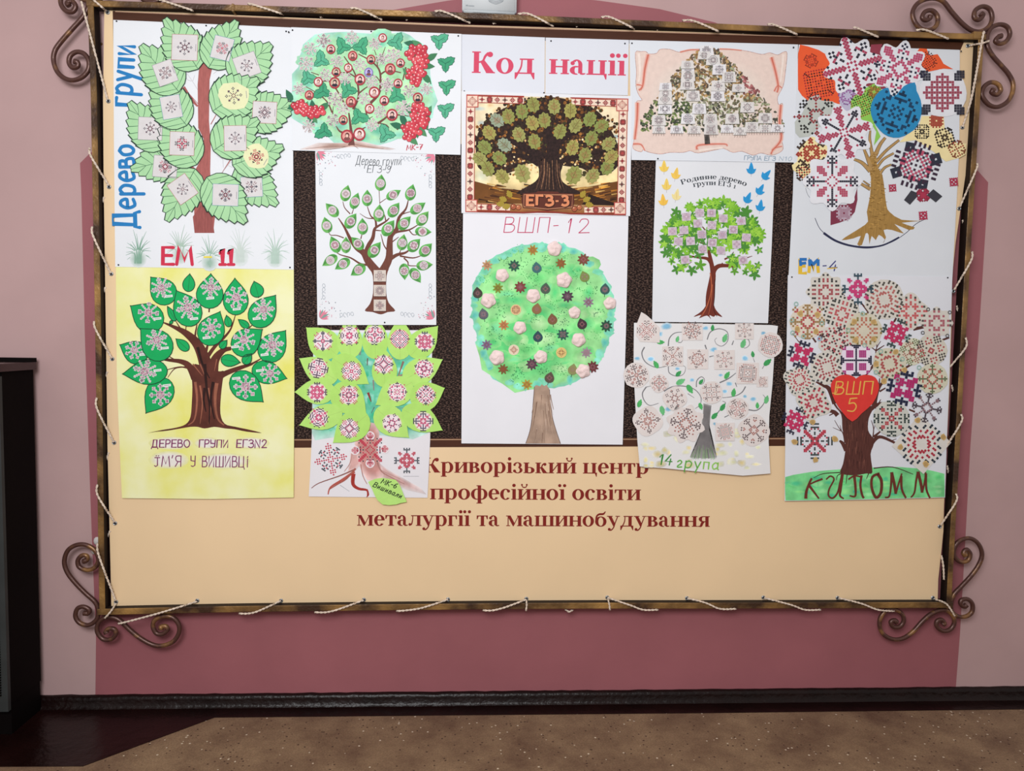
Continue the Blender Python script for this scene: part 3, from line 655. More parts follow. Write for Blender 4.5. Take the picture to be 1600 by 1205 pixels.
for (a, b, c) in [((246, 0), (254, 1), (303, 17)), ((388, 6), (398, 8), (445, 23)), ((548, 13), (560, 14), (597, 31)), ((680, 18), (693, 18), (735, 36)), ((810, 22), (827, 22), (865, 41)),
                  ((940, 27), (954, 27), (992, 45)), ((1067, 32), (1085, 33), (1123, 49)), ((1200, 38), (1211, 39), (1246, 54)), ((1334, 43), (1340, 44), (1373, 58)), ((1432, 47), (1447, 47), (1483, 61))]:
    strand([(a[0], a[1], .052), (b[0], b[1], BF), (c[0], c[1], BD + .004)])
for (a, b) in [((500, 27), (510, 24)), ((634, 31), (649, 28)), ((770, 37), (783, 33)), ((900, 41.5), (911, 38)), ((1026, 46.5), (1038, 43)), ((1160, 52), (1171, 49))]: strand([(a[0], a[1], BD + .002), (b[0], b[1], BK)])
for (a, b, c) in [((137, -6), (146, 0), (166, 17)), ((128, 6), (131, 17), (168, 156)), ((140, 232), (142, 244), (170, 290)), ((144, 355), (146, 370), (173, 427)), ((147, 503), (150, 516), (175, 560)), ((151, 622), (152, 640), (178, 691)), ((152, 758), (153, 775), (179, 816)), ((152, 850), (155, 870), (181, 939))]:
    strand([(a[0], a[1], .050), (b[0], b[1], BF), (c[0], c[1], GR)])
for (a, b) in [((163, 308), (158, 323)), ((165, 449), (161, 462)), ((168, 581), (164, 593)), ((170, 707), (166, 722)), ((172, 830), (168, 840))]: strand([(a[0], a[1], BD + .002), (b[0], b[1], BK)])
strand([(181, 943, GR), (173, 956, BF), (164, 966, .055)])
strand([(186, 974, .052), (192, 973.5, BF), (250, 958, BF), (308, 940, GR)])
for (a, b, c, d) in [((374, 959), (388, 959), (404, 955), (439, 939)), ((492, 957), (510, 957), (530, 952), (568, 938)), ((620, 955), (635, 954), (660, 950), (700, 937)), ((755, 954), (770, 954), (790, 949), (822, 937)),
                     ((1028, 953), (1005, 953), (985, 946), (949, 934)), ((1150, 951.5), (1125, 951.5), (1102, 942), (1074, 935)), ((1282, 953), (1258, 953), (1235, 945), (1194, 934.5)), ((1398, 955), (1372, 953), (1345, 943), (1310, 934.5))]:
    strand([(a[0], a[1], .052), (b[0], b[1], BF - .004), (c[0], c[1], BF), (d[0], d[1], GR)])
strand([(822.5, 938, GR), (823, 946, BF), (822, 954, .056)]); strand([(949.5, 936, GR), (952, 944, BF), (953, 953, .056)])
strand([(883, 952, .05), (889, 956, .06), (895, 953, .05)])
strand([(1462, 937, GR), (1479, 944, BF), (1492, 963, .058)])
strand([(1545, 64, .052), (1536, 67, BF), (1516, 71, GR)]); strand([(1537, 50, .055), (1534, 66, BF), (1519.6, 146, BF - .01), (1510, 180, GR), (1504, 198, GR)], .0046)
for (a, b, c) in [((1527, 256), (1525, 266), (1500, 323)), ((1519, 394), (1517, 408), (1491, 453)), ((1509, 528), (1509, 543), (1484, 574)), ((1502, 648), (1502, 660), (1476, 702)), ((1494, 772), (1494, 784), (1470, 821))]:
    strand([(a[0], a[1], .050), (b[0], b[1], BF), (c[0], c[1], GR)])
for (a, b) in [((1504, 344), (1508, 361)), ((1495, 478), (1498, 495)), ((1487, 602), (1491, 618)), ((1480, 728), (1483, 743))]: strand([(a[0], a[1], BD + .003), (b[0], b[1], BK)])
strand([(1471, 868, BD + .003), (1474, 885, .05), (1475, 906, .05)])
# ------------------------------------------------------------------ white wall unit above the frame
dv = empty('wall_unit', tuple(P(765, -20, .03)), 'white plastic wall unit with curved vents above the iron frame', 'wall unit')
q0, q1 = P(722, 17, .05), P(807, 21, .05); zt_ = P(765, -70, .05).z
import bmesh
bm = bmesh.new(); bmesh.ops.create_cube(bm, size=1)
for vv in bm.verts:
    X = q0.x if vv.co.x < 0 else q1.x; vv.co = Vector((X, -.052 if vv.co.y < 0 else 0.0, zt_ if vv.co.z > 0 else (q0.z if X == q0.x else q1.z)))
bmesh.ops.bevel(bm, geom=[e for e in bm.edges], offset=.007, segments=3, affect='EDGES')
for vv in bm.verts: vv.co -= Vector(dv['_o'])
me = bpy.data.meshes.new('housing'); bm.to_mesh(me); bm.free(); me.materials.append(M['plastic']); me.polygons.foreach_set('use_smooth', [True] * len(me.polygons))
o = bpy.data.objects.new('housing', me); C.objects.link(o); o.parent = dv; o['_o'] = dv['_o']
gi = Ink(PX, .0525)
for i, (rx, y) in enumerate([(11, 6.2), (12, 4.2), (13, 2.0), (13.5, -.5), (14, -3)]):
    gi.stroke([(775 - rx, y - 4 + i * .5), (770, y - 1.2), (775, y), (780, y - 1.2), (775 + rx, y - 4 + i * .5)], .8, '#868c92', 1, smooth=4)
hand(gi, 'М', (728, 9.6), (731, 9.8), 2.2, .7, '#7f858b', 0, 1, caps=False); gi.stroke([(732, 9), (741, 9.4)], 1.4, '#8f959a', 1)
gi.build('vent', dv)
#==POSTERS==
def poster(label, px, py, d, name='poster', group='children\'s tree posters on the banner'):
    o = empty(name, tuple(P(px, py, d)), label, 'poster', group); return o
def zof(x, y, d): return P(x, y, d).z
OL = '#2c4a3c'
# ---------------------------------------------------------------- 1: ЕМ-11
D1 = .0395; po = poster('white poster with blue rotated heading, brown pencil trunk and serrated leaves', 318, 220, D1)
sheet(po, PX, [(177, 31), (455, 43), (458, 230), (459, 421.5), (180, 417), (178, 220)], D1)
A = Frame(170, 20, 5.333); tr = Ink(A, D1)
TB = '#a5605c'
tr.poly([(790, 380), (860, 470), (840, 560), (835, 900), (850, 1100), (845, 1300), (850, 1560), (885, 1700), (870, 1830), (715, 1835), (710, 1600), (725, 1300), (780, 1200), (790, 1050), (745, 960), (740, 600), (750, 480)], TB, 1)
tr.poly([(700, 1700), (770, 1600), (850, 1620), (880, 1835), (715, 1835)], '#945350', 2)
for (p, w0, w1) in [([(740, 780), (660, 690), (610, 630)], 14, 60), ([(745, 760), (620, 620)], 5, 5), ([(850, 930), (900, 840)], 8, 6), ([(940, 1340), (1020, 1215)], 6, 10), ([(720, 1310), (650, 1270)], 20, 50)]: tr.stroke(p, w0, TB, 1, w1)
for p in [[(740, 640), (690, 560), (640, 490)], [(690, 570), (660, 560), (640, 540)], [(700, 570), (715, 520)], [(870, 510), (920, 470), (960, 450)], [(955, 1290), (950, 1220), (900, 1190)], [(940, 1340), (990, 1270), (1030, 1290)], [(960, 1310), (1010, 1250), (1040, 1240)]]: tr.stroke(p, 3, '#b9b4b9', 1)
tr.build('trunk', po, 'pencil')
gs = Ink(A, D1); R = random.Random(3)
for cx, cy, hh, c in [(245, 2090, 330, '#7fa592'), (590, 2060, 340, '#a5bcae'), (840, 2120, 320, '#96b3a4'), (1095, 2080, 330, '#c3cfca'), (1385, 2090, 340, '#aec4b9')]:
    for i in range(17):
        a = -1.15 + 2.3 * i / 16; l = hh * (1 - .42 * abs(a)) * R.uniform(.75, 1.05)
        x1 = cx + math.sin(a) * l * .62; y1 = cy - math.cos(a) * l
        gs.stroke([(cx + a * 26, cy), (cx + math.sin(a) * l * .22, cy - l * .5), (x1 + (14 if a > 0 else -14), y1 + 24)], 13, c, 1, 2, smooth=3)
    gs.fan((cx, cy - 30), circ((cx, cy - 40), 70, 12, 75), c, '#d5dcdd', 1, .2)
gs.build('grass', po)
lt = Ink(A, D1)
# heading running upwards: frame turned a quarter
class Rot:
    def __init__(s, T, x0, y0): s.T, s.x0, s.y0 = T, x0, y0
    def __call__(s, p): return s.T((s.x0 + p[1], s.y0 - p[0]))
hb = Ink(Rot(A, 0, 0), D1); BL = '#2479b8'
hand(hb, 'Дерево', (-1790, 225), (-1100, 205), 190, 28, BL, 0, 3)
hand(hb, 'ГРУПИ'.lower() if False else 'групи', (-780, 185), (-270, 215), 200, 28, BL, 0, 3)
hb.build('heading', po)
hand(lt, 'ЕМ', (442, 2095), (700, 2098), 140, 27, '#c8324c', 0, 3); hand(lt, 'ii', (920, 2098), (1045, 2098), 130, 25, '#c8324c', 0, 3)
lt.stroke([(790, 2036), (860, 2036)], 14, '#e3d04a', 3); lt.build('group_name', po)
LV = [((215, 1297), (650, 1190), 330, (470, 1282, 200, 180, 5), 0), ((500, 1707), (720, 1300), 330, (615, 1470, 180, 200, -35), 0), ((1380, 1582), (1050, 1300), 320, (1190, 1450, 180, 170, -3), 0),
      ((190, 770), (455, 1140), 330, (345, 965, 200, 190, 2), 0), ((450, 905), (735, 1265), 350, (610, 1090, 205, 195, 2), 0), ((375, 605), (650, 940), 340, (520, 785, 165, 190, -10), 0), ((290, 295), (585, 660), 350, (470, 500, 165, 190, -20), 0),
      ((485, 75), (745, 470), 340, (632, 288, 215, 215, 2), 0), ((1050, 92), (830, 460), 330, (945, 295, 165, 190, 14), 0), ((1330, 280), (1020, 560), 370, (1150, 440, 190, 190, -20), 0), ((1525, 775), (1115, 880), 340, (1298, 830, 200, 180, 3), 0),
      ((1222, 570), (865, 820), 380, (1040, 690, 250, 240, -5), 1), ((1425, 1125), (1030, 1270), 330, (1230, 1200, 200, 220, 30), 1), ((1222, 905), (870, 1150), 350, (1053, 1045, 185, 210, -1), 0), ((1117, 1725), (815, 1370), 350, (972, 1518, 215, 180, 2), 0)]
for i, (tip, base, wd, cd, yel) in enumerate(LV):
    e = .0006 + i * .0004; tip = (tip[0] + (tip[0] - base[0]) * .07, tip[1] + (tip[1] - base[1]) * .07); op = leaf_pts(tip, base, wd, 18, 13, .62)
    lf = sheet(po, A, op, D1, '#a5d2a1', name='leaf', m='card', extra=e, thick=.0005)
    ik = Ink(A, D1 + e); ik.stroke(op + [op[0]], 6.5, '#223a30', 1)
    cx, cy = (tip[0] * .52 + base[0] * .48), (tip[1] * .52 + base[1] * .48); k = len(op) // 2
    ax, ay = tip[0] - base[0], tip[1] - base[1]
    for j in range(3, len(op) - 2):
        if j % 2 or abs(j - k) < 2: continue
        p = op[j]; t = ((p[0] - base[0]) * ax + (p[1] - base[1]) * ay) / (ax * ax + ay * ay) - .16
        q = (base[0] + ax * t, base[1] + ay * t); ik.stroke([p, ((p[0] + q[0]) / 2 + 4, (p[1] + q[1]) / 2), q], 5.5, '#3d6b50', 1, 2.5)
    ik.stroke([base, tip], 5, '#3d6b50', 1, 3)
    ik.build('vein', lf)
    e2 = .0006
    card = sheet(lf, A, rect(*cd) if not yel else circ((cd[0], cd[1]), cd[2] * .52, 14, cd[3] * .5, .12, i), D1 + e, '#d3cfd0' if not yel else '#dfe0b4', name='card', m='card', extra=e2, thick=.0003)
    mk = Ink(A, D1 + e + e2); a = math.radians(cd[4])
    mk.cells((cd[0], cd[1]), min(cd[2], cd[3]) * .30, a, motif(i + 3, 8, 'sparse' if i % 2 else 'star'), ('#585460', '#7b4a54') if i % 4 else RB, 1)
    ex = cd[2] * .43; mk.stroke([(cd[0] + ex * math.cos(a) + 30 * math.sin(a), cd[1] + ex * math.sin(a) - 30 * math.cos(a)), (cd[0] + ex * math.cos(a) - 30 * math.sin(a), cd[1] + ex * math.sin(a) + 30 * math.cos(a))], 5, '#9a979c', 1)
    if not yel: r_ = rect(*cd); mk.stroke(r_ + [r_[0]], 3, ['#8d8a90', '#b06a60', '#5f9aa5'][i % 3], 1)
    mk.build('ornament', card)
pins(po, D1, [(182, 33), (322, 40), (447, 49), (185, 414), (453, 418)])
# ---------------------------------------------------------------- 2: yellow ЕГЗ 2
D2_ = .0385; z0 = zof(320, 420, D2_); K2_ = .006
po = poster('yellow painted poster with brown tree, bright green leaves and purple writing', 320, 600, D2_)
sheet(po, PX, [(181, 416), (459, 420), (460, 600), (458.7, 777.5), (330, 780), (190.6, 778.5), (187, 700), (182.5, 590)], D2_, '#e6e58a', K2_, z0, m='yellow')
B = Frame(170, 400, 5.333); tr = Ink(B, D2_, K2_, z0); BR = '#5b2f26'
def b2(p): return (p[0], p[1] + 1013)
tr.spoly([b2(p) for p in [(330, 462), (440, 438), (560, 418), (640, 390), (680, 330), (692, 200), (696, 80), (690, 0)]] + [(680, 960), (720, 900), (900, 960), (960, 960)] + [b2(p) for p in [(950, 20), (935, 150), (930, 300), (965, 385), (1050, 410), (1170, 435), (1275, 463), (1150, 452), (1050, 432), (970, 425), (880, 412), (800, 425), (740, 412), (680, 412), (600, 425), (480, 445), (400, 452)]], BR, 1, 3)
for (p, w0, w1) in [([(720, 1020), (670, 920), (600, 880), (480, 865), (330, 830)], 70, 8), ([(600, 885), (540, 860), (500, 835)], 16, 6), ([(700, 950), (600, 925), (480, 950)], 16, 6), ([(640, 925), (550, 940), (490, 1015)], 12, 5),
                    ([(830, 1030), (800, 880), (740, 740), (650, 650), (560, 600), (450, 553)], 130, 8), ([(690, 690), (610, 620), (550, 530)], 22, 5), ([(830, 960), (760, 780), (720, 690), (735, 570)], 40, 8), ([(660, 660), (642, 620), (648, 570)], 10, 6), ([(730, 700), (760, 690)], 10, 6),
                    ([(820, 980), (800, 850), (825, 740)], 60, 14), ([(835, 470), (838, 430)], 12, 12), ([(810, 860), (880, 760), (970, 670), (1020, 600), (1055, 492)], 36, 6), ([(860, 1040), (880, 880), (950, 790), (1030, 765)], 110, 14), ([(880, 870), (960, 800), (1020, 782)], 20, 8),
                    ([(850, 1060), (960, 985), (1100, 930), (1180, 905), (1275, 852)], 60, 7), ([(1090, 945), (1200, 905)], 14, 6), ([(1170, 600), (1200, 570)], 12, 6), ([(655, 300), (660, 285)], 8, 8), ([(1255, 335), (1245, 350)], 8, 8), ([(545, 370), (560, 300), (566, 285)], 6, 4)]:
    tr.stroke(p, w0, BR, 1, w1, smooth=5)
for (p, w0) in [([(720, 1050), (735, 1200), (715, 1360), (660, 1410)], 22), ([(900, 1060), (885, 1200), (905, 1350), (960, 1410)], 30), ([(760, 1080), (780, 1230), (760, 1400)], 16), ([(830, 1100), (850, 1260), (830, 1400)], 14), ([(700, 900), (780, 1000)], 12), ([(900, 860), (880, 960)], 10), ([(760, 900), (800, 1000)], 12)]:
    tr.stroke(p, w0, '#935a46', 2, w0 * .3, smooth=4)
for p in [[(800, 900), (815, 1100), (840, 1250), (835, 1400)], [(740, 760), (780, 900), (840, 1020)], [(870, 1050), (850, 1200), (880, 1360)], [(800, 1100), (790, 1200), (810, 1300)]]: tr.stroke(p, 26, '#2c1715', 3, 8, smooth=4)
tr.build('trunk', po, 'wash')
lt = Ink(B, D2_, K2_, z0)
for c, rx, ry in [((520, 1560), 190, 55), ((820, 1560), 110, 50), ((1190, 1560), 150, 50), ((500, 1700), 170, 75), ((960, 1710), 220, 70)]: lt.fan(c, circ(c, rx, 16, ry), '#e3dfd8', '#e0df98', 1, .6)
PU = '#7d3360'
hand(lt, 'ДЕРЕВО', (355, 1595), (675, 1595), 62, 9, PU, .05, 3); hand(lt, 'ГРУПИ', (750, 1595), (995, 1597), 62, 9, PU, .05, 3); hand(lt, 'ЕГЗN2', (1062, 1597), (1315, 1600), 66, 9, PU, .05, 3)
hand(lt, "ЇМ'Я", (380, 1755), (605, 1755), 88, 8, PU, .03, 3); hand(lt, 'У', (680, 1755), (722, 1755), 88, 8, PU, .03, 3); hand(lt, 'ВИШИВЦІ', (775, 1758), (1165, 1760), 88, 8, PU, .03, 3)
lt.build('inscription', po)
for i, (tip, base, wd, orn) in enumerate([((348, 175), (530, 385), 215, (438, 265, 95)), ((675, 148), (660, 297), 102, 0), ((850, 147), (835, 438), 225, (850, 262, 92)), ((1050, 184), (1062, 492), 210, (1062, 345, 100)), ((1210, 210), (1250, 342), 112, 0), ((562, 287), (720, 575), 232, (660, 430, 108)),
        ((1390, 326), (1200, 580), 220, (1290, 445, 98)), ((178, 415), (440, 590), 240, (330, 472, 92)), ((487, 418), (555, 542), 58, 0), ((928, 462), (800, 738), 225, (853, 600, 92)), ((980, 494), (1004, 590), 62, 0), ((1078, 529), (1165, 597), 60, 0), ((262, 604), (500, 842), 255, (398, 700, 98)),
        ((1280, 611), (1040, 800), 225, (1128, 698, 98)), ((1475, 620), (1280, 868), 225, (1362, 742, 105)), ((90, 740), (318, 850), 190, (212, 785, 85)), ((558, 690), (664, 785), 82, 0), ((985, 702), (928, 768), 60, 0), ((112, 984), (488, 955), 210, (300, 962, 108)), ((1097, 888), (935, 860), 100, 0), ((1190, 814), (1122, 897), 78, 0),
        ((1486, 1022), (1195, 935), 190, (1345, 980, 90)), ((308, 1312), (500, 1030), 230, (430, 1158, 98)), ((1288, 1218), (1030, 990), 235, (1140, 1090, 108)), ((505, 570), (530, 540), 26, 0)]):
    e = .0006 + (i % 7) * .0004; op = leaf_pts(tip, base, wd, 9, 0, .62); lf = sheet(po, B, op, D2_, '#12a65a', K2_, z0, name='leaf', m='card', extra=e, thick=.0005)
    ik = Ink(B, D2_ + e, K2_, z0); ik.stroke(op + [op[0]], 6, '#16402e', 1)
    if not orn: ik.stroke([base, tip], 3, '#1a6a3c', 1)
    ik.build('outline', lf)
    if orn:
        mk = Ink(B, D2_ + e, K2_, z0); a = R.uniform(-.4, .4); cm = motif(i + 40, 7, 'flake')
        mk.cells((orn[0], orn[1]), orn[2] * .92, a, cm, ('#e2dade', '#e6d6dc'), 2, 1.35); mk.cells((orn[0], orn[1]), orn[2] * .92, a, cm, ('#8a6074', '#b8567c'), 4, .55)
        dx, dy = base[0] - tip[0], base[1] - tip[1]; q = math.hypot(dx, dy); lx, ly = orn[0] + dx / q * orn[2] * .98, orn[1] + dy / q * orn[2] * .98
        mk.poly(rect(lx, ly, 66, 20, -6), '#dfe5e0', 5); mk.stroke([(lx - 24, ly + 2), (lx + 24, ly - 3)], 4, '#7f8a84', 6); mk.build('ornament', lf)
#==P3==
# ---------------------------------------------------------------- 3: МК-7 viburnum tree
D3 = .0435; po = poster('white poster with teal watercolour tree, red berry clusters and small portraits', 588, 140, D3)
sheet(po, PX, [(455, 42.5), (721, 53), (720.5, 150), (719.4, 242), (456, 235)], D3)
Cf = Frame(440, 30, 5.333); ws = Ink(Cf, D3); R = random.Random(8)
ol = []
for i in range(44):
    a = 2 * PI * i / 44; q = 1 + .05 * math.sin(5 * a) + R.uniform(-.03, .03); ca, sa = math.cos(a), math.sin(a)
    ol.append((675 + 595 * q * math.copysign(abs(ca) ** .75, ca), 565 + 470 * q * math.copysign(abs(sa) ** .75, sa)))
ws.fan((675, 565), ol, '#a9dcae', '#a5dccb', 1, .86)
for i in range(46):
    a = R.uniform(0, 2 * PI); q = R.uniform(.72, .93); ca, sa = math.cos(a), math.sin(a); c = (675 + 595 * q * math.copysign(abs(ca) ** .75, ca), 565 + 470 * q * math.copysign(abs(sa) ** .75, sa))
    if c[1] > 990: c = (c[0], 980)
    ws.fan(c, circ(c, R.uniform(40, 90), 10, R.uniform(30, 60), .15, i), R.choice(['#7fd0b4', '#8fd6bd', '#74c9a8', '#a4dcc8']), '#a7dcb6', 2, .25)
for i in range(20):
    c = (R.uniform(250, 1100), R.uniform(220, 900)); ws.fan(c, circ(c, R.uniform(50, 110), 10, R.uniform(40, 90)), R.choice(['#b9e2a4', '#9fd9a4', '#c4e6b4']), '#a9dcae', 2, .2)
ws.fan((560, 1050), [(150, 1085), (300, 1030), (500, 1030), (640, 1010), (800, 1050), (950, 1080), (900, 1090), (600, 1065), (400, 1085), (250, 1092)], '#b99a90', '#d9cfce', 3, .5)
ws.build('watercolour', po, 'wash')
br = Ink(Cf, D3); Bc = '#70443f'
for (p, w0, w1) in [([(590, 1050), (585, 980), (575, 900), (560, 780)], 40, 12), ([(560, 1050), (595, 1000), (600, 960)], 20, 20), ([(595, 750), (640, 650), (632, 530), (600, 430), (520, 310)], 20, 8), ([(548, 755), (500, 660), (440, 560), (400, 520), (330, 515)], 14, 10), ([(625, 490), (560, 450), (490, 445)], 12, 7),
                    ([(740, 700), (810, 620), (825, 520), (812, 420), (745, 350), (640, 290)], 24, 8), ([(825, 460), (870, 432), (930, 432), (995, 446)], 14, 8), ([(820, 520), (790, 480), (745, 462)], 9, 6), ([(800, 400), (790, 310), (772, 255)], 8, 5), ([(722, 832), (705, 780), (700, 740)], 12, 12), ([(722, 832), (760, 810)], 8, 4),
                    ([(590, 990), (650, 930), (700, 900)], 18, 8), ([(800, 870), (850, 835), (905, 800), (1010, 800), (1060, 810)], 20, 6), ([(810, 865), (870, 880), (895, 905)], 10, 6), ([(520, 950), (480, 930), (455, 890)], 20, 6), ([(640, 620), (690, 580), (720, 560)], 14, 6), ([(425, 790), (380, 690), (300, 620), (200, 560)], 14, 5), ([(425, 790), (430, 725)], 9, 4), ([(310, 465), (245, 442)], 8, 6), ([(840, 300), (865, 230)], 7, 4), ([(870, 630), (868, 580)], 7, 4), ([(1030, 360), (960, 390)], 8, 5), ([(1010, 510), (1035, 400)], 10, 14), ([(960, 920), (1030, 850)], 16, 6)]:
    br.stroke(p, w0, Bc, 5, w1, smooth=4)
for p in [[(600, 1040), (700, 1060), (850, 1080)], [(540, 1060), (400, 1060), (200, 1080)], [(570, 1050), (480, 1075), (350, 1090)], [(600, 1050), (640, 1080)]]: br.stroke(p, 5, '#8a6a62', 5, 2, smooth=3)
br.build('branches', po)
lf = Ink(Cf, D3); GT = '#3f9a73'
def viburnum(c, r, a):
    f = lambda t: (.50 + .62 * (1 - abs(((t * 3 / (2 * PI) + .5) % 1) - .5) * 2) ** 1.1 + .04 * math.cos(18 * t)) * (1.12 if t < 1 or t > 5.2 else .9)
    pts = polar(c, r, f, 36, a); lf.poly(pts, R.choice([GT, '#4aa67c', '#57ae8a']), 6); lf.stroke(pts + [pts[0]], 3.5, '#1f4f42', 7)
    for t in (0, 2 * PI / 3, -2 * PI / 3):
        e = (c[0] + r * .85 * math.cos(a + t), c[1] + r * .85 * math.sin(a + t)); lf.stroke([c, e], 4, '#1f5a48', 7, 2)
        for s in (.35, .6): lf.stroke([(c[0] + (e[0] - c[0]) * s, c[1] + (e[1] - c[1]) * s), (c[0] + r * (s + .25) * .8 * math.cos(a + t + .35), c[1] + r * (s + .25) * .8 * math.sin(a + t + .35))], 3, '#2a6b54', 7)
for i, (x, y, r) in enumerate([(510, 232, 72), (662, 232, 74), (330, 345, 72), (215, 490, 72), (345, 600, 76), (553, 592, 78), (955, 195, 74), (958, 640, 78), (640, 815, 78), (355, 935, 74), (872, 960, 78), (1310, 180, 74), (1365, 370, 72), (1372, 562, 72), (1362, 756, 70), (1285, 952, 72)]):
    viburnum((x, y), r, [-2.0, -1.1, -1.7, .2, 2.6][i % 5] if i < 11 else -.55)
lf.build('painted_leaves', po)
be = Ink(Cf, D3)
for (cx, cy, rx, ry, bx) in [(1125, 290, 90, 85, 0), (1160, 370, 60, 60, 0), (1110, 470, 85, 80, 0), (1150, 790, 80, 85, 0), (1160, 850, 60, 55, 0), (1070, 930, 75, 85, 0), (150, 735, 65, 55, 0), (270, 780, 95, 52, 0)]:
    for g in range(5):
        c = (cx + R.uniform(-rx, rx), cy + R.uniform(-ry, ry) * 1.0); a = R.uniform(0, 6)
        be.poly(leaf_pts((c[0] + 110 * math.cos(a), c[1] + 110 * math.sin(a)), c, 55, 6), R.choice(['#3f7a55', '#4f8a5f', '#2f6a50']), 8)
for (cx, cy, rx, ry, nb) in [(1130, 290, 85, 80, 18), (1160, 370, 60, 60, 10), (1110, 450, 70, 60, 14), (1125, 520, 40, 35, 5), (1180, 450, 20, 20, 2), (1150, 770, 80, 70, 16), (1160, 850, 70, 55, 12), (1070, 920, 70, 60, 12), (1060, 980, 35, 30, 5), (1140, 945, 12, 12, 1), (150, 735, 60, 50, 12), (260, 770, 100, 45, 18)]:
    for g in range(nb):
        a = 2 * PI * g * .618; q = math.sqrt((g + .5) / nb); c = (cx + rx * q * math.cos(a), cy + ry * q * math.sin(a)); r_ = R.uniform(22, 28)
        be.disc(c, r_, '#8c2b36', 9, 10); be.disc(c, r_ * .86, R.choice(['#c8424f', '#d4545d', '#bd3848']), 10, 10); be.disc((c[0] - 7, c[1] - 8), 6, '#eec0bf', 11, 6)
be.build('painted_berries', po)
lt = Ink(Cf, D3); hand(lt, 'МК-7', (1040, 1092), (1170, 1085), 42, 7, '#c04a5a', .15, 3); lt.build('group_name', po)
for i, (x, y) in enumerate([(350, 180), (240, 245), (585, 150), (780, 205), (205, 370), (460, 355), (652, 382), (835, 330), (930, 305), (370, 465), (530, 492), (750, 520), (880, 545), (145, 580), (1062, 595), (1205, 580), (445, 665), (690, 660), (512, 752), (820, 772), (1015, 740), (428, 838), (755, 880), (225, 890)]):
    mk = Ink(Cf, D3 + .0019); r_ = 52 if i % 4 else 62; mk.cells((x, y), r_, i * .4, motif(i + 70, 5, 'flake'), ('#ddd2d2', '#e0d4d4'), 1, 1.25); mk.cells((x, y), r_, i * .4, motif(i + 70, 5, 'flake'), ('#6c5a60', '#96707a'), 3, .42)
    mk.build('ornament', po)
for i, (x, y, r) in enumerate([(410, 250, 38), (592, 305, 40), (842, 155, 36), (745, 335, 38), (990, 365, 36), (905, 415, 46), (555, 405, 36), (455, 440, 38), (653, 502, 46), (725, 443, 38), (305, 522, 38), (442, 530, 46), (970, 535, 38), (230, 632, 38), (772, 610, 46), (1135, 655, 42), (855, 678, 40), (578, 688, 44), (733, 745, 40), (514, 840, 38), (920, 797, 48), (545, 975, 52), (648, 958, 52)]):
    pl = sheet(po, Cf, circ((x, y), r, 16, r * 1.08), D3, '#a83c46' if i != 9 else '#8a80b8', name='portrait', m='card', extra=.0026, thick=.0005)
    mk = Ink(Cf, D3 + .0026); mk.disc((x, y), r * .76, ['#e6c3c0', '#d99a92', '#efd5d2', '#c7b09a'][i % 4] if i != 9 else '#b9aede', 1, 14)
    hr = ['#3a2226', '#5a2f2c', '#7a3b36', '#2a1e22'][i % 4]
    mk.disc((x + r * .04, y - r * .16), r * .34, hr, 2, 10, r * .42); mk.poly([(x - r * .56, y + r * .5), (x - r * .38, y + r * .22), (x - r * .1, y + r * .1), (x + r * .2, y + r * .12), (x + r * .44, y + r * .26), (x + r * .56, y + r * .5), (x + r * .2, y + r * .72), (x - r * .24, y + r * .7)], ['#4a3038', '#7a4a48', '#c9a8a4', '#2e2a38'][i % 4], 2)
    mk.disc((x, y - r * .06), r * .22, '#e2bcae' if i != 9 else '#6a5a9a', 4, 10, r * .27); mk.build('face', pl)
pins(po, D3, [(451, 50), (580, 49), (716, 56), (457, 47)])
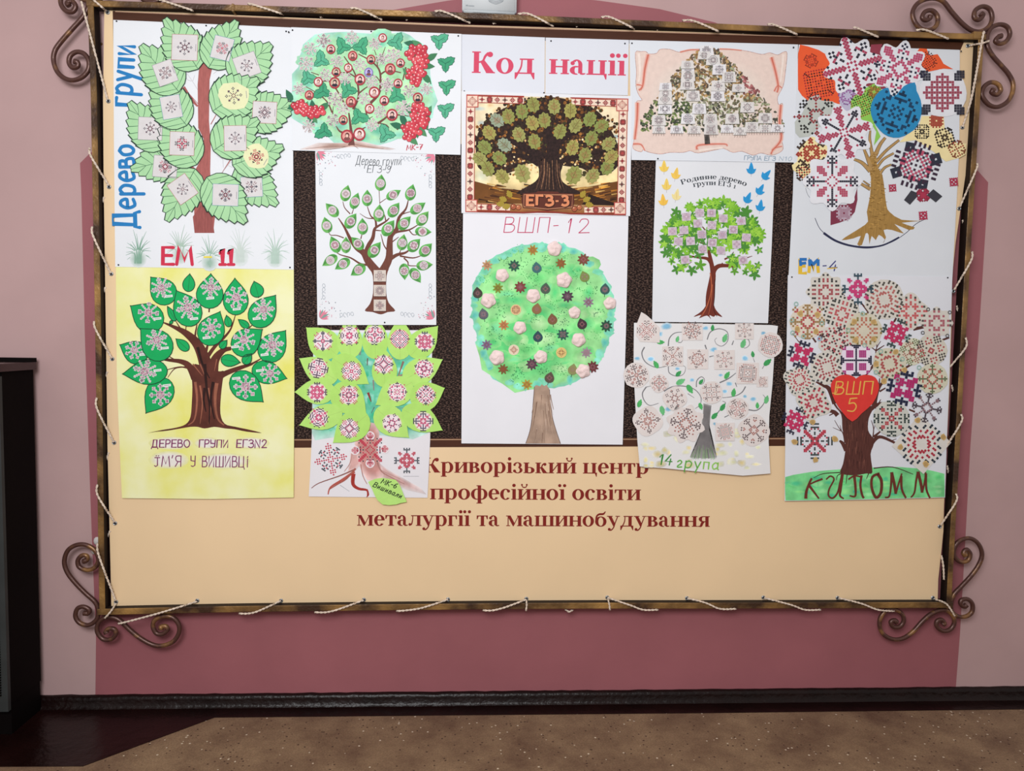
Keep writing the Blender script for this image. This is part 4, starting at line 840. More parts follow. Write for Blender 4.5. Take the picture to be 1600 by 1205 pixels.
#==P4==
# ---------------------------------------------------------------- 4: ЕГЗ-9
D4 = .0415; po = poster('white poster with brown tree, small leaves and pink floral corners', 588, 370, D4)
sheet(po, PX, [(492.6, 233), (680, 237), (681, 370), (681.7, 507.8), (496, 508), (494, 370)], D4)
Df = Frame(470, 225, 6.4); br = Ink(Df, D4); Bc = '#6e4238'
def q8(p): return (p[0], p[1] + 800)
br.spoly([q8(p) for p in [(640, 868), (690, 800), (722, 690), (720, 520), (690, 430), (790, 440), (880, 430), (858, 520), (855, 690), (880, 790), (945, 868), (870, 882), (800, 905), (720, 882)]], Bc, 1, 3)
for (p, w0, w1) in [([(770, 1290), (680, 1180), (630, 1090), (560, 1040), (500, 960), (440, 840), (375, 740)], 90, 8), ([(640, 1110), (680, 1010), (720, 940), (735, 860), (760, 830), (850, 775), (885, 740)], 50, 10), ([(755, 840), (745, 760), (700, 720), (665, 625)], 24, 7), ([(725, 745), (660, 740), (590, 695)], 12, 4),
                    ([(850, 770), (840, 720), (825, 690)], 14, 5), ([(790, 600), (785, 500), (782, 465)], 6, 6), ([(790, 590), (855, 545)], 8, 6), ([(740, 862), (820, 870)], 14, 8), ([(440, 840), (450, 820), (460, 800)], 10, 5), ([(495, 700), (440, 640), (420, 575)], 12, 6), ([(510, 700), (530, 645)], 10, 6), ([(430, 940), (360, 915), (300, 912), (280, 885)], 12, 6),
                    ([(600, 950), (612, 900)], 12, 8), ([(820, 1270), (880, 1150), (888, 1020), (900, 920), (960, 850), (980, 740), (1050, 650), (1075, 560)], 84, 8), ([(910, 910), (960, 880), (1080, 860), (1170, 810)], 34, 8), ([(1085, 865), (1120, 905), (1160, 908)], 12, 8), ([(1000, 710), (1050, 690), (1095, 678)], 12, 8),
                    ([(870, 1070), (830, 1010), (808, 930), (800, 900)], 14, 5), ([(900, 990), (940, 960), (980, 930)], 14, 6), ([(880, 1160), (960, 1110), (1040, 1090), (1085, 1060)], 44, 12), ([(980, 1110), (1000, 1060)], 14, 8), ([(990, 1120), (1120, 1140), (1200, 1118)], 18, 8), ([(1030, 1140), (1070, 1180), (1080, 1215), (1160, 1220)], 16, 8), ([(690, 1210), (600, 1200), (500, 1140), (400, 1110), (350, 1080)], 24, 6)]:
    br.stroke(p, w0, Bc, 1, w1, smooth=4)
br.build('trunk', po, 'pencil')
LL = [((475, 408), (430, 572), 105), ((575, 485), (515, 648), 98), ((665, 455), (662, 622), 105), ((808, 302), (788, 468), 110), ((1002, 460), (858, 548), 92), ((1125, 400), (1078, 565), 108), ((248, 592), (370, 722), 105), ((555, 693), (455, 840), 108), ((615, 738), (620, 908), 108), ((790, 600), (775, 778), 112), ((985, 585), (885, 728), 108), ((1248, 585), (1098, 690), 98),
      ((1278, 672), (1168, 812), 108), ((1100, 722), (980, 852), 108), ((935, 760), (825, 915), 115), ((235, 728), (278, 888), 108), ((1310, 882), (1142, 872), 98), ((300, 920), (375, 1085), 108), ((452, 925), (450, 1092), 100), ((505, 930), (622, 1050), 100), ((800, 978), (685, 1132), 112), ((1035, 900), (1000, 1062), 105), ((1195, 948), (1078, 1070), 112), ((1312, 993), (1195, 1118), 112),
      (q8((213, 420)), q8((362, 318)), 100), (q8((340, 455)), q8((488, 355)), 104), (q8((498, 515)), q8((642, 415)), 108), (q8((1322, 405)), q8((1155, 422)), 100), (q8((1040, 562)), q8((1030, 395)), 104), (q8((1200, 590)), q8((1102, 445)), 104)]
for i, (tip, base, wd) in enumerate(LL):
    e = .0006 + (i % 4) * .0002; op = leaf_pts(tip, base, wd, 8, 0, .62); lf = sheet(po, Df, op, D4, '#5fae56' if i % 3 else '#6ab05a', name='leaf', m='card', extra=e, thick=.0005)
    c = (tip[0] * .45 + base[0] * .55, tip[1] * .45 + base[1] * .55); mk = Ink(Df, D4 + e + .0004)
    mk.poly([base] + [(p[0] * .93 + c[0] * .07, p[1] * .93 + c[1] * .07) for p in op[1:len(op) // 2 + 1]], '#4a8c44', 1)
    mk.disc(c, 43, '#d2c6ca', 2, 14); mk.cells(c, 34, i * .3, motif(i + 9, 4, 'star'), ('#7c5f6c', '#a0596c') if i % 3 else ('#a39aa0', '#a88a90'), 4, .8); mk.build('ornament', lf)
tg = Ink(Df, D4)
for y in (520, 668, 815): 
    cd = sheet(po, Df, rect(790, y + 800, 122, 116), D4, '#cfc4bb', name='card', m='card', extra=.0012, thick=.0004); mk = Ink(Df, D4 + .0012); mk.cells((790, y + 800), 46, 0, motif(y, 5, 'star'), ('#857b80', '#8f6a72'), 1, .8)
    mk.stroke([(725, y + 858), (855, y + 858)], 5, '#4c2a26', 1); mk.build('ornament', cd)
tg.build if False else None
fl = Ink(Df, D4); R = random.Random(21)
for (cx, cy, sx, sy) in [(160, 80, 1, 1), (1335, 105, -1, 1), (190, 1745, 1, -1), (1335, 1745, -1, -1)]:
    for j in range(7):
        a = math.radians(-4 + 15 * j); l = 112 - 7 * abs(j - 3)
        fl.poly(leaf_pts((cx + sx * l * math.cos(a), cy + sy * l * math.sin(a)), (cx + sx * 4, cy + sy * 4), 26, 5), ['#d9879b', '#e2a0ae', '#7f9a94'][j % 3] if j % 3 == 2 else '#d98095', 1)
    for j in range(26):
        a = R.uniform(0, PI / 2); l = R.uniform(95, 230); fl.disc((cx + sx * l * math.cos(a), cy + sy * l * math.sin(a)), R.uniform(3, 7), R.choice(['#8f9aa6', '#d7a3b0', '#a9b8ba', '#6f7680', '#c98a9a']), 1, 6)
    for j in range(4):
        for hv in (0, 1):
            b = 215 + j * 36; c0 = (cx + sx * b, cy + sy * 40) if hv else (cx + sx * 40, cy + sy * b)
            fl.stroke([(c0[0] + 14 * math.cos(t * .8 + j), c0[1] + (30 - t * 3) * math.sin(t * .8 + j)) for t in range(8)], 4.5, '#9aa2ac', 1, smooth=3)
fl.build('floral_corner', po)
lt = Ink(Df, D4); GY = '#4c5156'
hand(lt, 'Дерево', (548, 205), (780, 215), 90, 5.5, GY, .22, 3); hand(lt, 'групи', (815, 215), (1005, 208), 90, 5.5, GY, .22, 3); hand(lt, 'ЕГЗ-9', (660, 285), (890, 290), 72, 5.5, GY, .15, 3); lt.build('heading', po)
pins(po, D4, [(601, 504)])
#==P5==
# ---------------------------------------------------------------- 5: МК-6 lime leaves
D5 = .0368; po = poster('white poster with pale roots beneath large lime green paper leaves', 575, 640, D5)
K5 = .004; z5 = zof(575, 520, D5)
sheet(po, PX, [(490, 516), (676, 516), (674, 600), (672, 690), (668, 778), (570, 777), (482.5, 776), (487, 690)], D5, '#e0dde2', K5, z5)
Ef = Frame(450, 490, 6.154); ws = Ink(Ef, D5, K5, z5); R = random.Random(5)
def e2(p): return (p[0], p[1] + 861.6)
ws.fan((800, 640), [(250, 180), (600, 190), (900, 180), (1370, 200), (1375, 500), (1370, 900), (1350, 1150), (1200, 1210), (950, 1180), (700, 1150), (500, 1180), (260, 1220), (230, 1150), (240, 700)], '#63bf9f', '#bfe0d8', 1, .8)
for i in range(90):
    c = (R.uniform(270, 1340), R.uniform(220, 1100)); ws.fan(c, circ(c, R.uniform(25, 70), 9, R.uniform(25, 60), .2, i), R.choice(['#3fb28a', '#7fcfb6', '#4dbb94', '#a6dcd0', '#5cc2a0']), '#6cc4a6', 2, .3)
ws.fan((780, 1300), [(700, 1080), (760, 1040), (850, 1060), (880, 1150), (860, 1300), (880, 1420), (920, 1560), (860, 1620), (760, 1600), (690, 1480), (660, 1350), (640, 1250)], '#c9908a', '#e2c3c0', 3, .7)
ws.fan((640, 1400), [(600, 1340), (660, 1320), (700, 1450), (640, 1520), (560, 1560), (590, 1450)], '#d3a7a2', '#e2d0d0', 3, .6)
ws.fan((980, 1560), [(880, 1440), (960, 1500), (1120, 1590), (1280, 1680), (1330, 1740), (1150, 1700), (960, 1620), (860, 1560)], '#cfa8a5', '#e0d5d6', 3, .5)
ws.build('watercolour', po, 'wash')
br = Ink(Ef, D5, K5, z5)
for (p, w0, w1, c) in [([(640, 1500), (500, 1560), (300, 1630), (225, 1680)], 14, 6, '#8c5c56'), ([(640, 1520), (520, 1600), (410, 1670), (385, 1740)], 26, 10, '#b0564c'), ([(650, 1490), (560, 1590), (480, 1640), (400, 1690)], 18, 8, '#a35b50'), ([(630, 1540), (625, 1640), (680, 1685), (760, 1700), (765, 1760)], 40, 12, '#a2362f'), ([(760, 1690), (775, 1740), (755, 1765)], 12, 8, '#a2362f'),
                       ([(860, 1430), (900, 1520), (1000, 1580), (1120, 1640)], 16, 5, '#a87a74'), ([(880, 1500), (960, 1540), (1080, 1590)], 10, 4, '#b98f8a'), ([(700, 1450), (720, 1560), (760, 1640)], 10, 6, '#b47f78'), ([(500, 1650), (590, 1710)], 5, 3, '#9aa0a4'), ([(620, 1300), (600, 1430), (540, 1520)], 12, 5, '#b98a84'),
                       ([(700, 330), (690, 400)], 24, 14, '#7f8f86'), ([(765, 430), (762, 500)], 12, 8, '#6d5a50'), ([(820, 640), (825, 740)], 14, 8, '#8a7a78'), ([(770, 760), (800, 850)], 26, 6, '#8a3a34'), ([(830, 900), (800, 960)], 12, 5, '#5d7a70'), ([(500, 910), (580, 950), (640, 950)], 14, 6, '#7f7060'), ([(1110, 460), (1060, 600)], 22, 8, '#8a6a60'), ([(1060, 605), (1120, 580)], 20, 6, '#a0786c'), ([(960, 905), (1130, 910)], 10, 5, '#7a8a80')]:
    br.stroke(p, w0, c, 4, w1, smooth=4)
br.stroke([(1110, 1565), (1260, 1565)], 3, '#a0a0a6', 4); br.build('painted_roots', po, 'pencil')
BRT = [((172, 132), (470, 400), 290, (335, 265), 'star'), ((585, 20), (600, 435), 245, (590, 212), 'star'), ((835, 10), (840, 440), 250, (835, 205), 'star'), ((1078, 25), (1078, 445), 245, (1075, 245), 'rug'), ((1445, 118), (1175, 410), 260, (1315, 270), 'bold'), ((105, 430), (470, 640), 260, (290, 525), 'star'), ((780, 680), (430, 430), 270, (610, 555), 'star'),
       ((1490, 440), (1110, 640), 260, (1308, 530), 'star'), ((925, 325), (930, 710), 245, (920, 490), 'star'), ((60, 755), (450, 745), 250, (280, 757), 'bold'), ((755, 965), (440, 700), 310, (585, 785), 'star'), ((840, 880), (1190, 660), 280, (1050, 755), 'star'), ((1510, 715), (1180, 850), 280, (1325, 785), 'rug'), ((105, 1075), (520, 940), 240, (295, 1000), 'star'), ((430, 1245), (765, 970), 290, (590, 1105), 'star'), ((1165, 1195), (850, 915), 280, (1000, 1055), 'sparse'), ((1490, 1125), (1100, 920), 260, (1300, 1035), 'star')]
for i, (tip, base, wd, oc, kd) in enumerate(BRT):
    e = .0008 + i * .0003; op = leaf_pts(tip, base, wd, 11, 0, .66); lf = sheet(po, Ef, op, D5, '#b2de74' if i % 2 else '#addb6e', K5, z5, name='leaf', m='card', extra=e, thick=.0006)
    ik = Ink(Ef, D5 + e, K5, z5); ik.fan(oc, circ(oc, 92, 14, 92, .04, i), '#e8d9de', '#d6d6b0', 1, .8); kk = ('#4a3050', '#c5316a') if i % 2 else ('#3a3550', '#c0426c')
    ik.cells(oc, 98, [0, .0, .05, 0, 0, .2, .1, .3][i % 8], motif(i + 5, 8, kd), kk, 2, .92); ik.stroke([base, (base[0] * .5 + tip[0] * .5, base[1] * .5 + tip[1] * .5)], 2, '#a3bf6a', 1); ik.build('ornament', lf)
e = .0066; op = [e2(p) for p in [(770, 758), (840, 728), (905, 720), (975, 728), (1035, 738), (1070, 780), (1092, 830), (1115, 890), (1142, 950), (1080, 962), (1040, 975), (970, 982), (910, 975), (862, 935), (835, 890), (805, 820)]]
lf = sheet(po, Ef, op, D5, '#b4e07a', K5, z5, name='name_leaf', m='card', extra=e, thick=.0006); ik = Ink(Ef, D5 + e, K5, z5)
hand(ik, 'МК-6', e2((890, 770)), e2((1035, 820)), 48, 8, '#2d3a2a', .2, 1); hand(ik, 'Вишивали', e2((812, 800)), e2((1085, 918)), 48, 8, '#2d3a2a', .2, 1); ik.build('inscription', lf)
for (c, r, a, kd, sd, n_) in [((410, 540), 130, .6, 'star', 12, 9), ((790, 450), 128, 0, 'star', 4, 10), ((1142, 552), 122, 0, 'bold', 6, 9)]:
    c = e2(c); mk = Ink(Ef, D5 + .0014, K5, z5)
    if c[0] == 790:
        for dx, dy in ((0, -135), (0, 130), (-145, 5), (140, -10)): mk.disc((c[0] + dx, c[1] + dy), 44, '#e8dfe2', 1, 16); mk.cells((c[0] + dx, c[1] + dy), 34, 0, motif(3, 4, 'star'), ('#c02c48', '#c02c48'), 3, .8)
    mk.cells(c, r, a, motif(sd, n_, kd), ('#39424c', '#c02c48'), 2, .85); mk.build('ornament', po)
#==P6==
# ---------------------------------------------------------------- 6: Код нації
D6 = .0388
g_ = 'heading sheets'
po = empty('heading_sheet', tuple(P(786, 100, D6)), 'left of the two white heading sheets, bearing three large crimson serif letters', 'sheet', g_)
sheet(po, PX, [(719.7, 53.5), (851.5, 58.5), (851, 146), (721.5, 145)], D6, '#d7dae3'); tx = Ink(PX, D6); CR = '#cf4a66'
serif(tx, 'Код', (736.5, 113.8), (836, 115.8), 24.0, CR, 2); tx.build('lettering', po); pins(po, D6, [(725.5, 142.5), (850, 145)])
po = empty('heading_sheet', tuple(P(916, 105, D6)), 'right of the two white heading sheets, bearing five crimson letters with three dots', 'sheet', g_)
sheet(po, PX, [(852.6, 58.7), (982.8, 62.5), (981, 149), (852, 146)], D6, '#d7dae3', extra=.0002); tx = Ink(PX, D6 + .0002)
serif(tx, 'нації', (857, 115.3), (978.5, 118.2), 23.0, CR, 2); tx.build('lettering', po); pins(po, D6, [(861, 64), (976.5, 68)])
# ---------------------------------------------------------------- 7: ЕГЗ-3 oak print
D7 = .0425; po = poster('printed oak poster with embroidered red border and carved name plate', 854, 240, D7)
sheet(po, PX, [(721, 142.5), (987, 150), (986, 240), (984.6, 337.6), (721, 333)], D7, '#e0e1e6')
G = Frame(710, 140, 5.517); bg = Ink(G, D7); R = random.Random(12)
sky = [((103, 45), (1500, 82)), ((100, 400), (1490, 430)), ((99, 780), (1482, 800)), ((98, 1050), (1478, 1080))]; sc_ = ['#e3cfae', '#efdcb8', '#f2d49c', '#8a4a24']
for j in range(3):
    b = len(bg.V); l = .0001
    for p, k_ in ((sky[j][0], j), (sky[j][1], j), (sky[j + 1][1], j + 1), (sky[j + 1][0], j + 1)): bg.V.append(bg.pt(p, l)); bg.c.append(lin(sc_[k_]))
    bg.F.append((b, b + 1, b + 2, b + 3))
for i in range(60):
    c = (R.uniform(190, 1400), R.uniform(130, 700)); bg.fan(c, circ(c, R.uniform(30, 90), 9, R.uniform(15, 40)), R.choice(['#b9c3bd', '#e8d2ac', '#f0e2c4', '#d9b98c', '#9fb2b4']) if c[0] > 900 or c[1] < 300 else R.choice(['#e7c694', '#efdcb8']), '#ecd8b2', 2, .2)
bg.fan((235, 745), circ((235, 745), 90, 16), '#fbeecb', '#f2d8a6', 2, .15)
bg.poly([(175, 790), (400, 850), (600, 870), (900, 860), (1150, 840), (1410, 790), (1405, 1000), (170, 975)], '#6d4522', 3)
for i in range(110):
    x = R.uniform(180, 1360); y = R.uniform(810, 980); bg.stroke([(x, y), (x + 80, y - (14 if x > 800 else -12))], R.uniform(8, 18), R.choice(['#b5762e', '#8c5a28', '#4b2c1a', '#caa05a', '#2e1c14', '#d79a3c']), 4, 3)
bg.poly([(1160, 900), (1410, 990), (1400, 1000), (1100, 990)], '#2a1c18', 5)
bg.build('printed_landscape', po, 'wash')
cr = Ink(G, D7); cols = ['#2a1a16', '#3b2418', '#241614', '#5a3a1e', '#7a4a22', '#33241a', '#93602c', '#3e3a1e']
cr.spoly([(190, 620), (200, 380), (330, 220), (520, 120), (700, 75), (900, 70), (1080, 120), (1240, 190), (1340, 330), (1410, 480), (1430, 620), (1340, 720), (1200, 740), (1100, 680), (960, 660), (870, 640), (780, 640), (640, 640), (520, 700), (380, 740), (240, 700)], '#30201a', 3)
for i in range(1150):
    a = R.uniform(0, 2 * PI); q = math.sqrt(R.random()) * 1.02; x = 805 + 625 * q * math.cos(a); y = 420 + 355 * q * math.sin(a)
    if y > 640 and 560 < x < 1080: continue
    cr.disc((x, y), R.uniform(7, 17), R.choice(cols), 5, 6)
for i in range(260):
    a = R.uniform(0, 2 * PI); q = R.uniform(.3, .95); x = 805 + 600 * q * math.cos(a); y = 440 + 300 * q * math.sin(a); 
    if y > 420: cr.disc((x, y), R.uniform(5, 11), R.choice(['#e6cfa2', '#c99a58', '#d8b47c']), 6, 6)
for (p, w0, w1) in [([(790, 860), (780, 640), (740, 580), (600, 500), (480, 440), (330, 420)], 130, 16), ([(850, 860), (850, 600), (870, 480), (960, 400), (1080, 350), (1200, 300)], 130, 14), ([(840, 600), (820, 400), (760, 250), (700, 180)], 90, 14), ([(860, 560), (900, 380), (880, 240)], 60, 12), ([(730, 640), (640, 590), (520, 560), (420, 560)], 60, 12), ([(900, 640), (1000, 580), (1160, 560), (1300, 520)], 50, 12), ([(620, 500), (560, 400), (540, 330)], 40, 10)]:
    cr.stroke(p, w0, '#2a1a18', 8, w1, smooth=5)
cr.spoly([(720, 640), (735, 720), (700, 790), (600, 850), (540, 890), (600, 900), (1050, 900), (1080, 880), (1000, 840), (930, 790), (915, 720), (930, 640), (850, 600), (780, 600)], '#2f1e1a', 9)
for i in range(26):
    x = R.uniform(745, 910); cr.stroke([(x, 640 + R.uniform(-60, 40)), (x + (825 - x) * -.1, 740), (x - (825 - x) * .6, 860)], 5, R.choice(['#7a5640', '#5c3d30', '#120c0c', '#9a6f50']), 11, 2, smooth=3)
cr.build('printed_oak', po, 'foliage')
bo = Ink(G, D7); RD = '#a33a32'
def strip(p0, p1, w_, seed):
    dx, dy = p1[0] - p0[0], p1[1] - p0[1]; l = math.hypot(dx, dy); ux, uy = dx / l, dy / l; nx, ny = -uy, ux; h_ = w_ / 2
    bo.poly([(p0[0] + nx * h_, p0[1] + ny * h_), (p1[0] + nx * h_, p1[1] + ny * h_), (p1[0] - nx * h_, p1[1] - ny * h_), (p0[0] - nx * h_, p0[1] - ny * h_)], '#eed3bf', 6)
    for s in (-1, 1): bo.stroke([(p0[0] + nx * h_ * s, p0[1] + ny * h_ * s), (p1[0] + nx * h_ * s, p1[1] + ny * h_ * s)], 6, RD, 8)
    n_ = int(l / 62)
    for j in range(n_):
        t = (j + .5) / n_ * l; bo.cells((p0[0] + ux * t, p0[1] + uy * t), 25, math.atan2(uy, ux), motif(j % 2 + 2, 3, 'star') if j % 3 else motif(1, 3, 'rug'), ('#3a2426', '#b03a3c') if j % 2 else ('#8a2430', '#b03a3c'), 8, .95)
strip((205, 84), (600, 94), 56, 1); strip((1010, 104), (1400, 118), 56, 2); strip((140, 155), (134, 960), 72, 3); strip((1455, 180), (1440, 985), 70, 4); strip((195, 1012), (480, 1020), 52, 5); strip((1120, 1038), (1385, 1036), 52, 6)
bo.stroke([(98, 1050), (600, 1062), (800, 1052), (1000, 1070), (1478, 1080)], 12, '#8a3028', 8); bo.stroke([(103, 45), (600, 58)], 8, RD, 8); bo.stroke([(1000, 70), (1500, 82)], 8, RD, 8)
for c in ((155, 100), (1447, 132), (146, 1002), (1428, 1024)):
    bo.poly(rect(c[0], c[1], 104, 108), '#b8504a', 9); bo.poly(rect(c[0], c[1], 88, 92), '#e9cdb9', 10); bo.cells(c, 42, 0, motif(5, 6, 'rug'), ('#8c2a30', '#a83a3c'), 11, .9)
bo.build('printed_border', po)
for i, (x, y) in enumerate([(680, 130), (860, 148), (582, 190), (1000, 182), (465, 232), (368, 265), (1168, 255), (672, 288), (776, 265), (1045, 312), (1268, 315), (300, 372), (910, 362), (556, 388), (1180, 420), (432, 478), (690, 448), (1330, 468), (260, 497), (1018, 502), (1126, 565), (220, 597), (388, 592), (1352, 580), (288, 682), (585, 722), (1318, 672), (412, 748), (1030, 737), (1192, 742)]):
    a = -PI / 2 + (x - 800) / 600 * .9 + R.uniform(-.3, .3); big = 1.2 if i in (25, 28) else 1
    fn = lambda t: (.80 + .075 * math.cos(10 * t)) * (1.0 - .2 * math.sin(t) ** 2)
    cc = '#93a08a' if i in (5, 15) else ['#8f9250', '#9a9a5a', '#85904e', '#a09a55'][i % 4]
    op = polar((x, y), 82 * big, fn, 60, a); lf = sheet(po, G, op, D7, cc, name='leaf', m='card', extra=.0024 + (i % 5) * .0002, thick=.0008); ik = Ink(G, D7 + .0024 + (i % 5) * .0002); ca, sa = math.cos(a), math.sin(a)
    ik.stroke([(x - 66 * ca, y - 66 * sa), (x + 66 * ca, y + 66 * sa)], 4, '#6b4a2c', 1)
    for s in (-.4, 0, .4):
        for sg in (-1, 1): ik.stroke([(x + 70 * s * ca, y + 70 * s * sa), (x + 70 * (s + .3) * ca - sg * 42 * sa, y + 70 * (s + .3) * sa + sg * 42 * ca)], 3, '#7a6a36', 1)
    ik.cells((x, y), 34, a, motif(i + 20, 4, 'sparse'), ('#a0604a', '#a5503e') if i % 3 else ('#6d6a3a', '#8a5a40'), 2, .6); ik.build('ornament', lf)
pl = sheet(po, G, [(590, 895), (700, 888), (720, 876), (890, 880), (905, 892), (1025, 898), (1035, 960), (1022, 1020), (900, 1030), (800, 1045), (720, 1030), (590, 1020), (578, 960)], D7, '#5c2c22', name='name_plate', m='ink', extra=.0022, thick=.0006)
ik = Ink(G, D7 + .0022); pe = [(600, 905), (1018, 908), (1014, 1012), (800, 1030), (598, 1010), (600, 905)]; ik.stroke(pe, 6, '#b98260', 1)
for off, cc, wd in ((4, '#2c1410', 30), (0, '#d98a62', 22)):
    hand(ik, 'ЕГЗ', (622 + off, 996 + off), (848 + off, 1000 + off), 84, wd, cc, 0, 3 if off else 6, caps=False); hand(ik, '-', (868 + off, 1000), (902 + off, 1000), 84, wd * .7, cc, 0, 3 if off else 6, caps=False); hand(ik, 'З', (922 + off, 1000 + off), (980 + off, 1000 + off), 84, wd, cc, 0, 3 if off else 6, caps=False)
ik.build('lettering', pl)
ac = Ink(G, D7)
for (x, y, r_, c) in [(508, 1010, 26, '#a5583c'), (552, 1015, 24, '#b56a48'), (1035, 1028, 26, '#a5583c'), (1078, 1016, 24, '#b56a48')]: ac.disc((x, y), r_, '#5a2a1e', 12, 12); ac.disc((x, y), r_ * .84, c, 14, 12); ac.disc((x - 6, y - 8), 6, '#e6b890', 16, 6)
for (x, y, a) in [(450, 960, 3.6), (480, 1000, 2.9), (490, 930, 4.2), (430, 985, 3.1), (1110, 960, -.4), (1090, 930, -1.0), (1130, 990, .1)]: ac.poly(leaf_pts((x + 70 * math.cos(a), y + 70 * math.sin(a)), (x, y), 44, 7, 8), '#a08a34', 12)
ac.build('printed_acorns', po)
#==P8==
# ---------------------------------------------------------------- 8: ВШП-12
D8 = .0402; po = poster('tall white poster with round green watercolour crown, crepe flowers and red number', 850, 520, D8)
K8 = .003; z8_ = zof(850, 334, D8)
sheet(po, PX, [(723.6, 330), (982, 334), (978, 520), (972.8, 695), (721, 693), (722, 520)], D8, '#e2e2e8', K8, z8_)
H2 = Frame(710, 320, 5.517); ws = Ink(H2, D8, K8, z8_); R = random.Random(31)
def g3(p): return (p[0], p[1] + 993)
ol = catmull([(700, 330), (830, 342), (940, 345), (1100, 410), (1220, 520), (1310, 640), (1370, 780), (1385, 900), (1370, 1040), (1340, 1140), (1310, 1240), (1265, 1330), (1200, 1420), (1100, 1500), (950, 1560), (820, 1585), (740, 1560), (640, 1600), (540, 1590), (420, 1545), (330, 1500), (290, 1420), (230, 1290), (200, 1160), (160, 1000), (150, 860), (158, 700), (220, 590), (270, 500), (370, 440), (500, 370)], 3, True)
ol = [(x + R.uniform(-8, 8), y + R.uniform(-8, 8)) for x, y in ol]
ws.fan((770, 968), ol, '#97dd93', '#84d6bc', 1, .92)
ws.fan((640, 1200), circ((640, 1200), 440, 24, 420, .06, 3), '#62d07c', '#97dd93', 2, .5)
for i in range(80):
    c = (770 + R.uniform(-470, 470), 968 + R.uniform(-470, 470)); ws.fan(c, circ(c, R.uniform(40, 120), 10, R.uniform(30, 80), .2, i), R.choice(['#6fd27c', '#a9e29e', '#5fcb80', '#b6e6a8', '#7ad79a', '#5ac878']), '#8ad98a', 3, .2)
for i in range(70):
    c = R.choice(ol); c = (770 + (c[0] - 770) * .955, 968 + (c[1] - 968) * .955)
    ws.fan(c, circ(c, R.uniform(20, 48), 9, R.uniform(20, 44), .2, i), R.choice(['#6ccab4', '#72cfa8', '#8adcc6', '#63c3b6']), '#86d8b4', 4, .25)
ws.poly([g3(p) for p in [(690, 575), (705, 562), (740, 572), (752, 555), (775, 570), (795, 558), (820, 600), (825, 690), (838, 800), (860, 900), (885, 990), (915, 1068), (615, 1066), (650, 960), (668, 850), (680, 700)]], '#ab917f', 6)
ws.build('watercolour', po, 'wash')
br = Ink(H2, D8, K8, z8_)
for i in range(34):
    x = R.uniform(690, 830); y = R.uniform(640, 980); s = (x - 760) * .5; br.stroke([g3((x, y)), g3((x + s * .3, y + 60)), g3((x + s * .8, min(1062, y + 130)))], 5, R.choice(['#8a6f5f', '#c3ab9b', '#7d6252', '#b89d8b']), 8, 2, smooth=3)
br.stroke([g3(p) for p in [(690, 575), (680, 700), (668, 850), (650, 960), (615, 1066)]], 5, '#6b5449', 8, smooth=3); br.stroke([g3(p) for p in [(820, 600), (825, 690), (838, 800), (860, 900), (915, 1068)]], 5, '#6b5449', 8, smooth=3)
hand(br, 'ВШП', (418, 238), (815, 240), 130, 7, '#c03c62', .12, 3); hand(br, '-', (850, 240), (900, 240), 130, 7, '#c03c62', 0, 3); hand(br, '1', (965, 242), (1000, 243), 125, 7, '#c03c62', .2, 3); hand(br, '2', (1065, 245), (1165, 245), 122, 7, '#c03c62', .05, 3)
br.build('pencil_lines', po, 'pencil')
st = Ink(H2, D8, K8, z8_)
for (x, y) in [(550, 400), (430, 480), (620, 500), (620, 600), (690, 645), (830, 570), (965, 435), (1060, 600), (1190, 720), (260, 650), (480, 770), (400, 880), (405, 940), (850, 830), (920, 920), (1240, 930), (950, 1010), (690, 990), (310, 1070), (400, 1150), (830, 1120), (1210, 1130), (620, 1228), (550, 1410), (545, 1460), (760, 1415), (900, 1400), (915, 1450), (510, 1500), (820, 1200), (1090, 730), (790, 480)]:
    cc = R.choice(['#2f7a4a', '#3f9a58', '#2a6a50', '#4fae62'])
    for j in range(20): st.disc((x + R.gauss(0, 32), y + R.gauss(0, 24)), R.uniform(3, 7), cc, 8, 5, R.uniform(2, 4), R.uniform(0, 3))
o = st.build('stamped_sprigs', po); o['kind'] = 'stuff'
star_ = lambda k, dp: (lambda t: 1 - dp * (.5 - .5 * math.cos(k * t)))
SM = [(675, 390, 's', '#a8853c'), (282, 522, 's', '#b8926a'), (515, 525, 'm', '#2f5a4a'), (710, 545, 'l', '#3f6a6c'), (918, 505, 's', '#8a6a34'), (1112, 472, 'm', '#7a4a3c'), (1122, 622, 'l', '#7a8a4a'), (375, 718, 's', '#7f8a34'), (568, 710, 'm', '#7a3c38'), (785, 725, 'l', '#4c5c50'), (1298, 730, 'l', '#3a5c58'), (200, 762, 'l', '#44403a'), (975, 790, 'm', '#4a3a48'),
      (1155, 840, 's', '#8a7a8a'), (530, 905, 'o', '#d9b98a'), (710, 900, 'l', '#8a6a48'), (250, 945, 'l', '#5a6068'), (845, 990, 'l', '#7a5a3e'), (425, 1038, 's', '#c08a54'), (1100, 1030, 'l', '#43343a'), (1310, 1045, 'm', '#2a5040'), (720, 1140, 'l', '#2f4c54'), (935, 1118, 'm', '#2f5a50'),
      (278, 1208, 's', '#7a6a88'), (512, 1251, 'o', '#ddcdb4'), (922, 1275, 'o', '#d9c07a'), (1138, 1275, 's', '#9a8a96'), (668, 1375, 'm', '#55404a'), (420, 1418, 's', '#7a5a34'), (1020, 1423, 'l', '#8a8a5a'), (1192, 1398, 'm', '#6a3438'), (820, 1493, 'l', '#5a5044'), (625, 1551, 's', '#b0963c')]
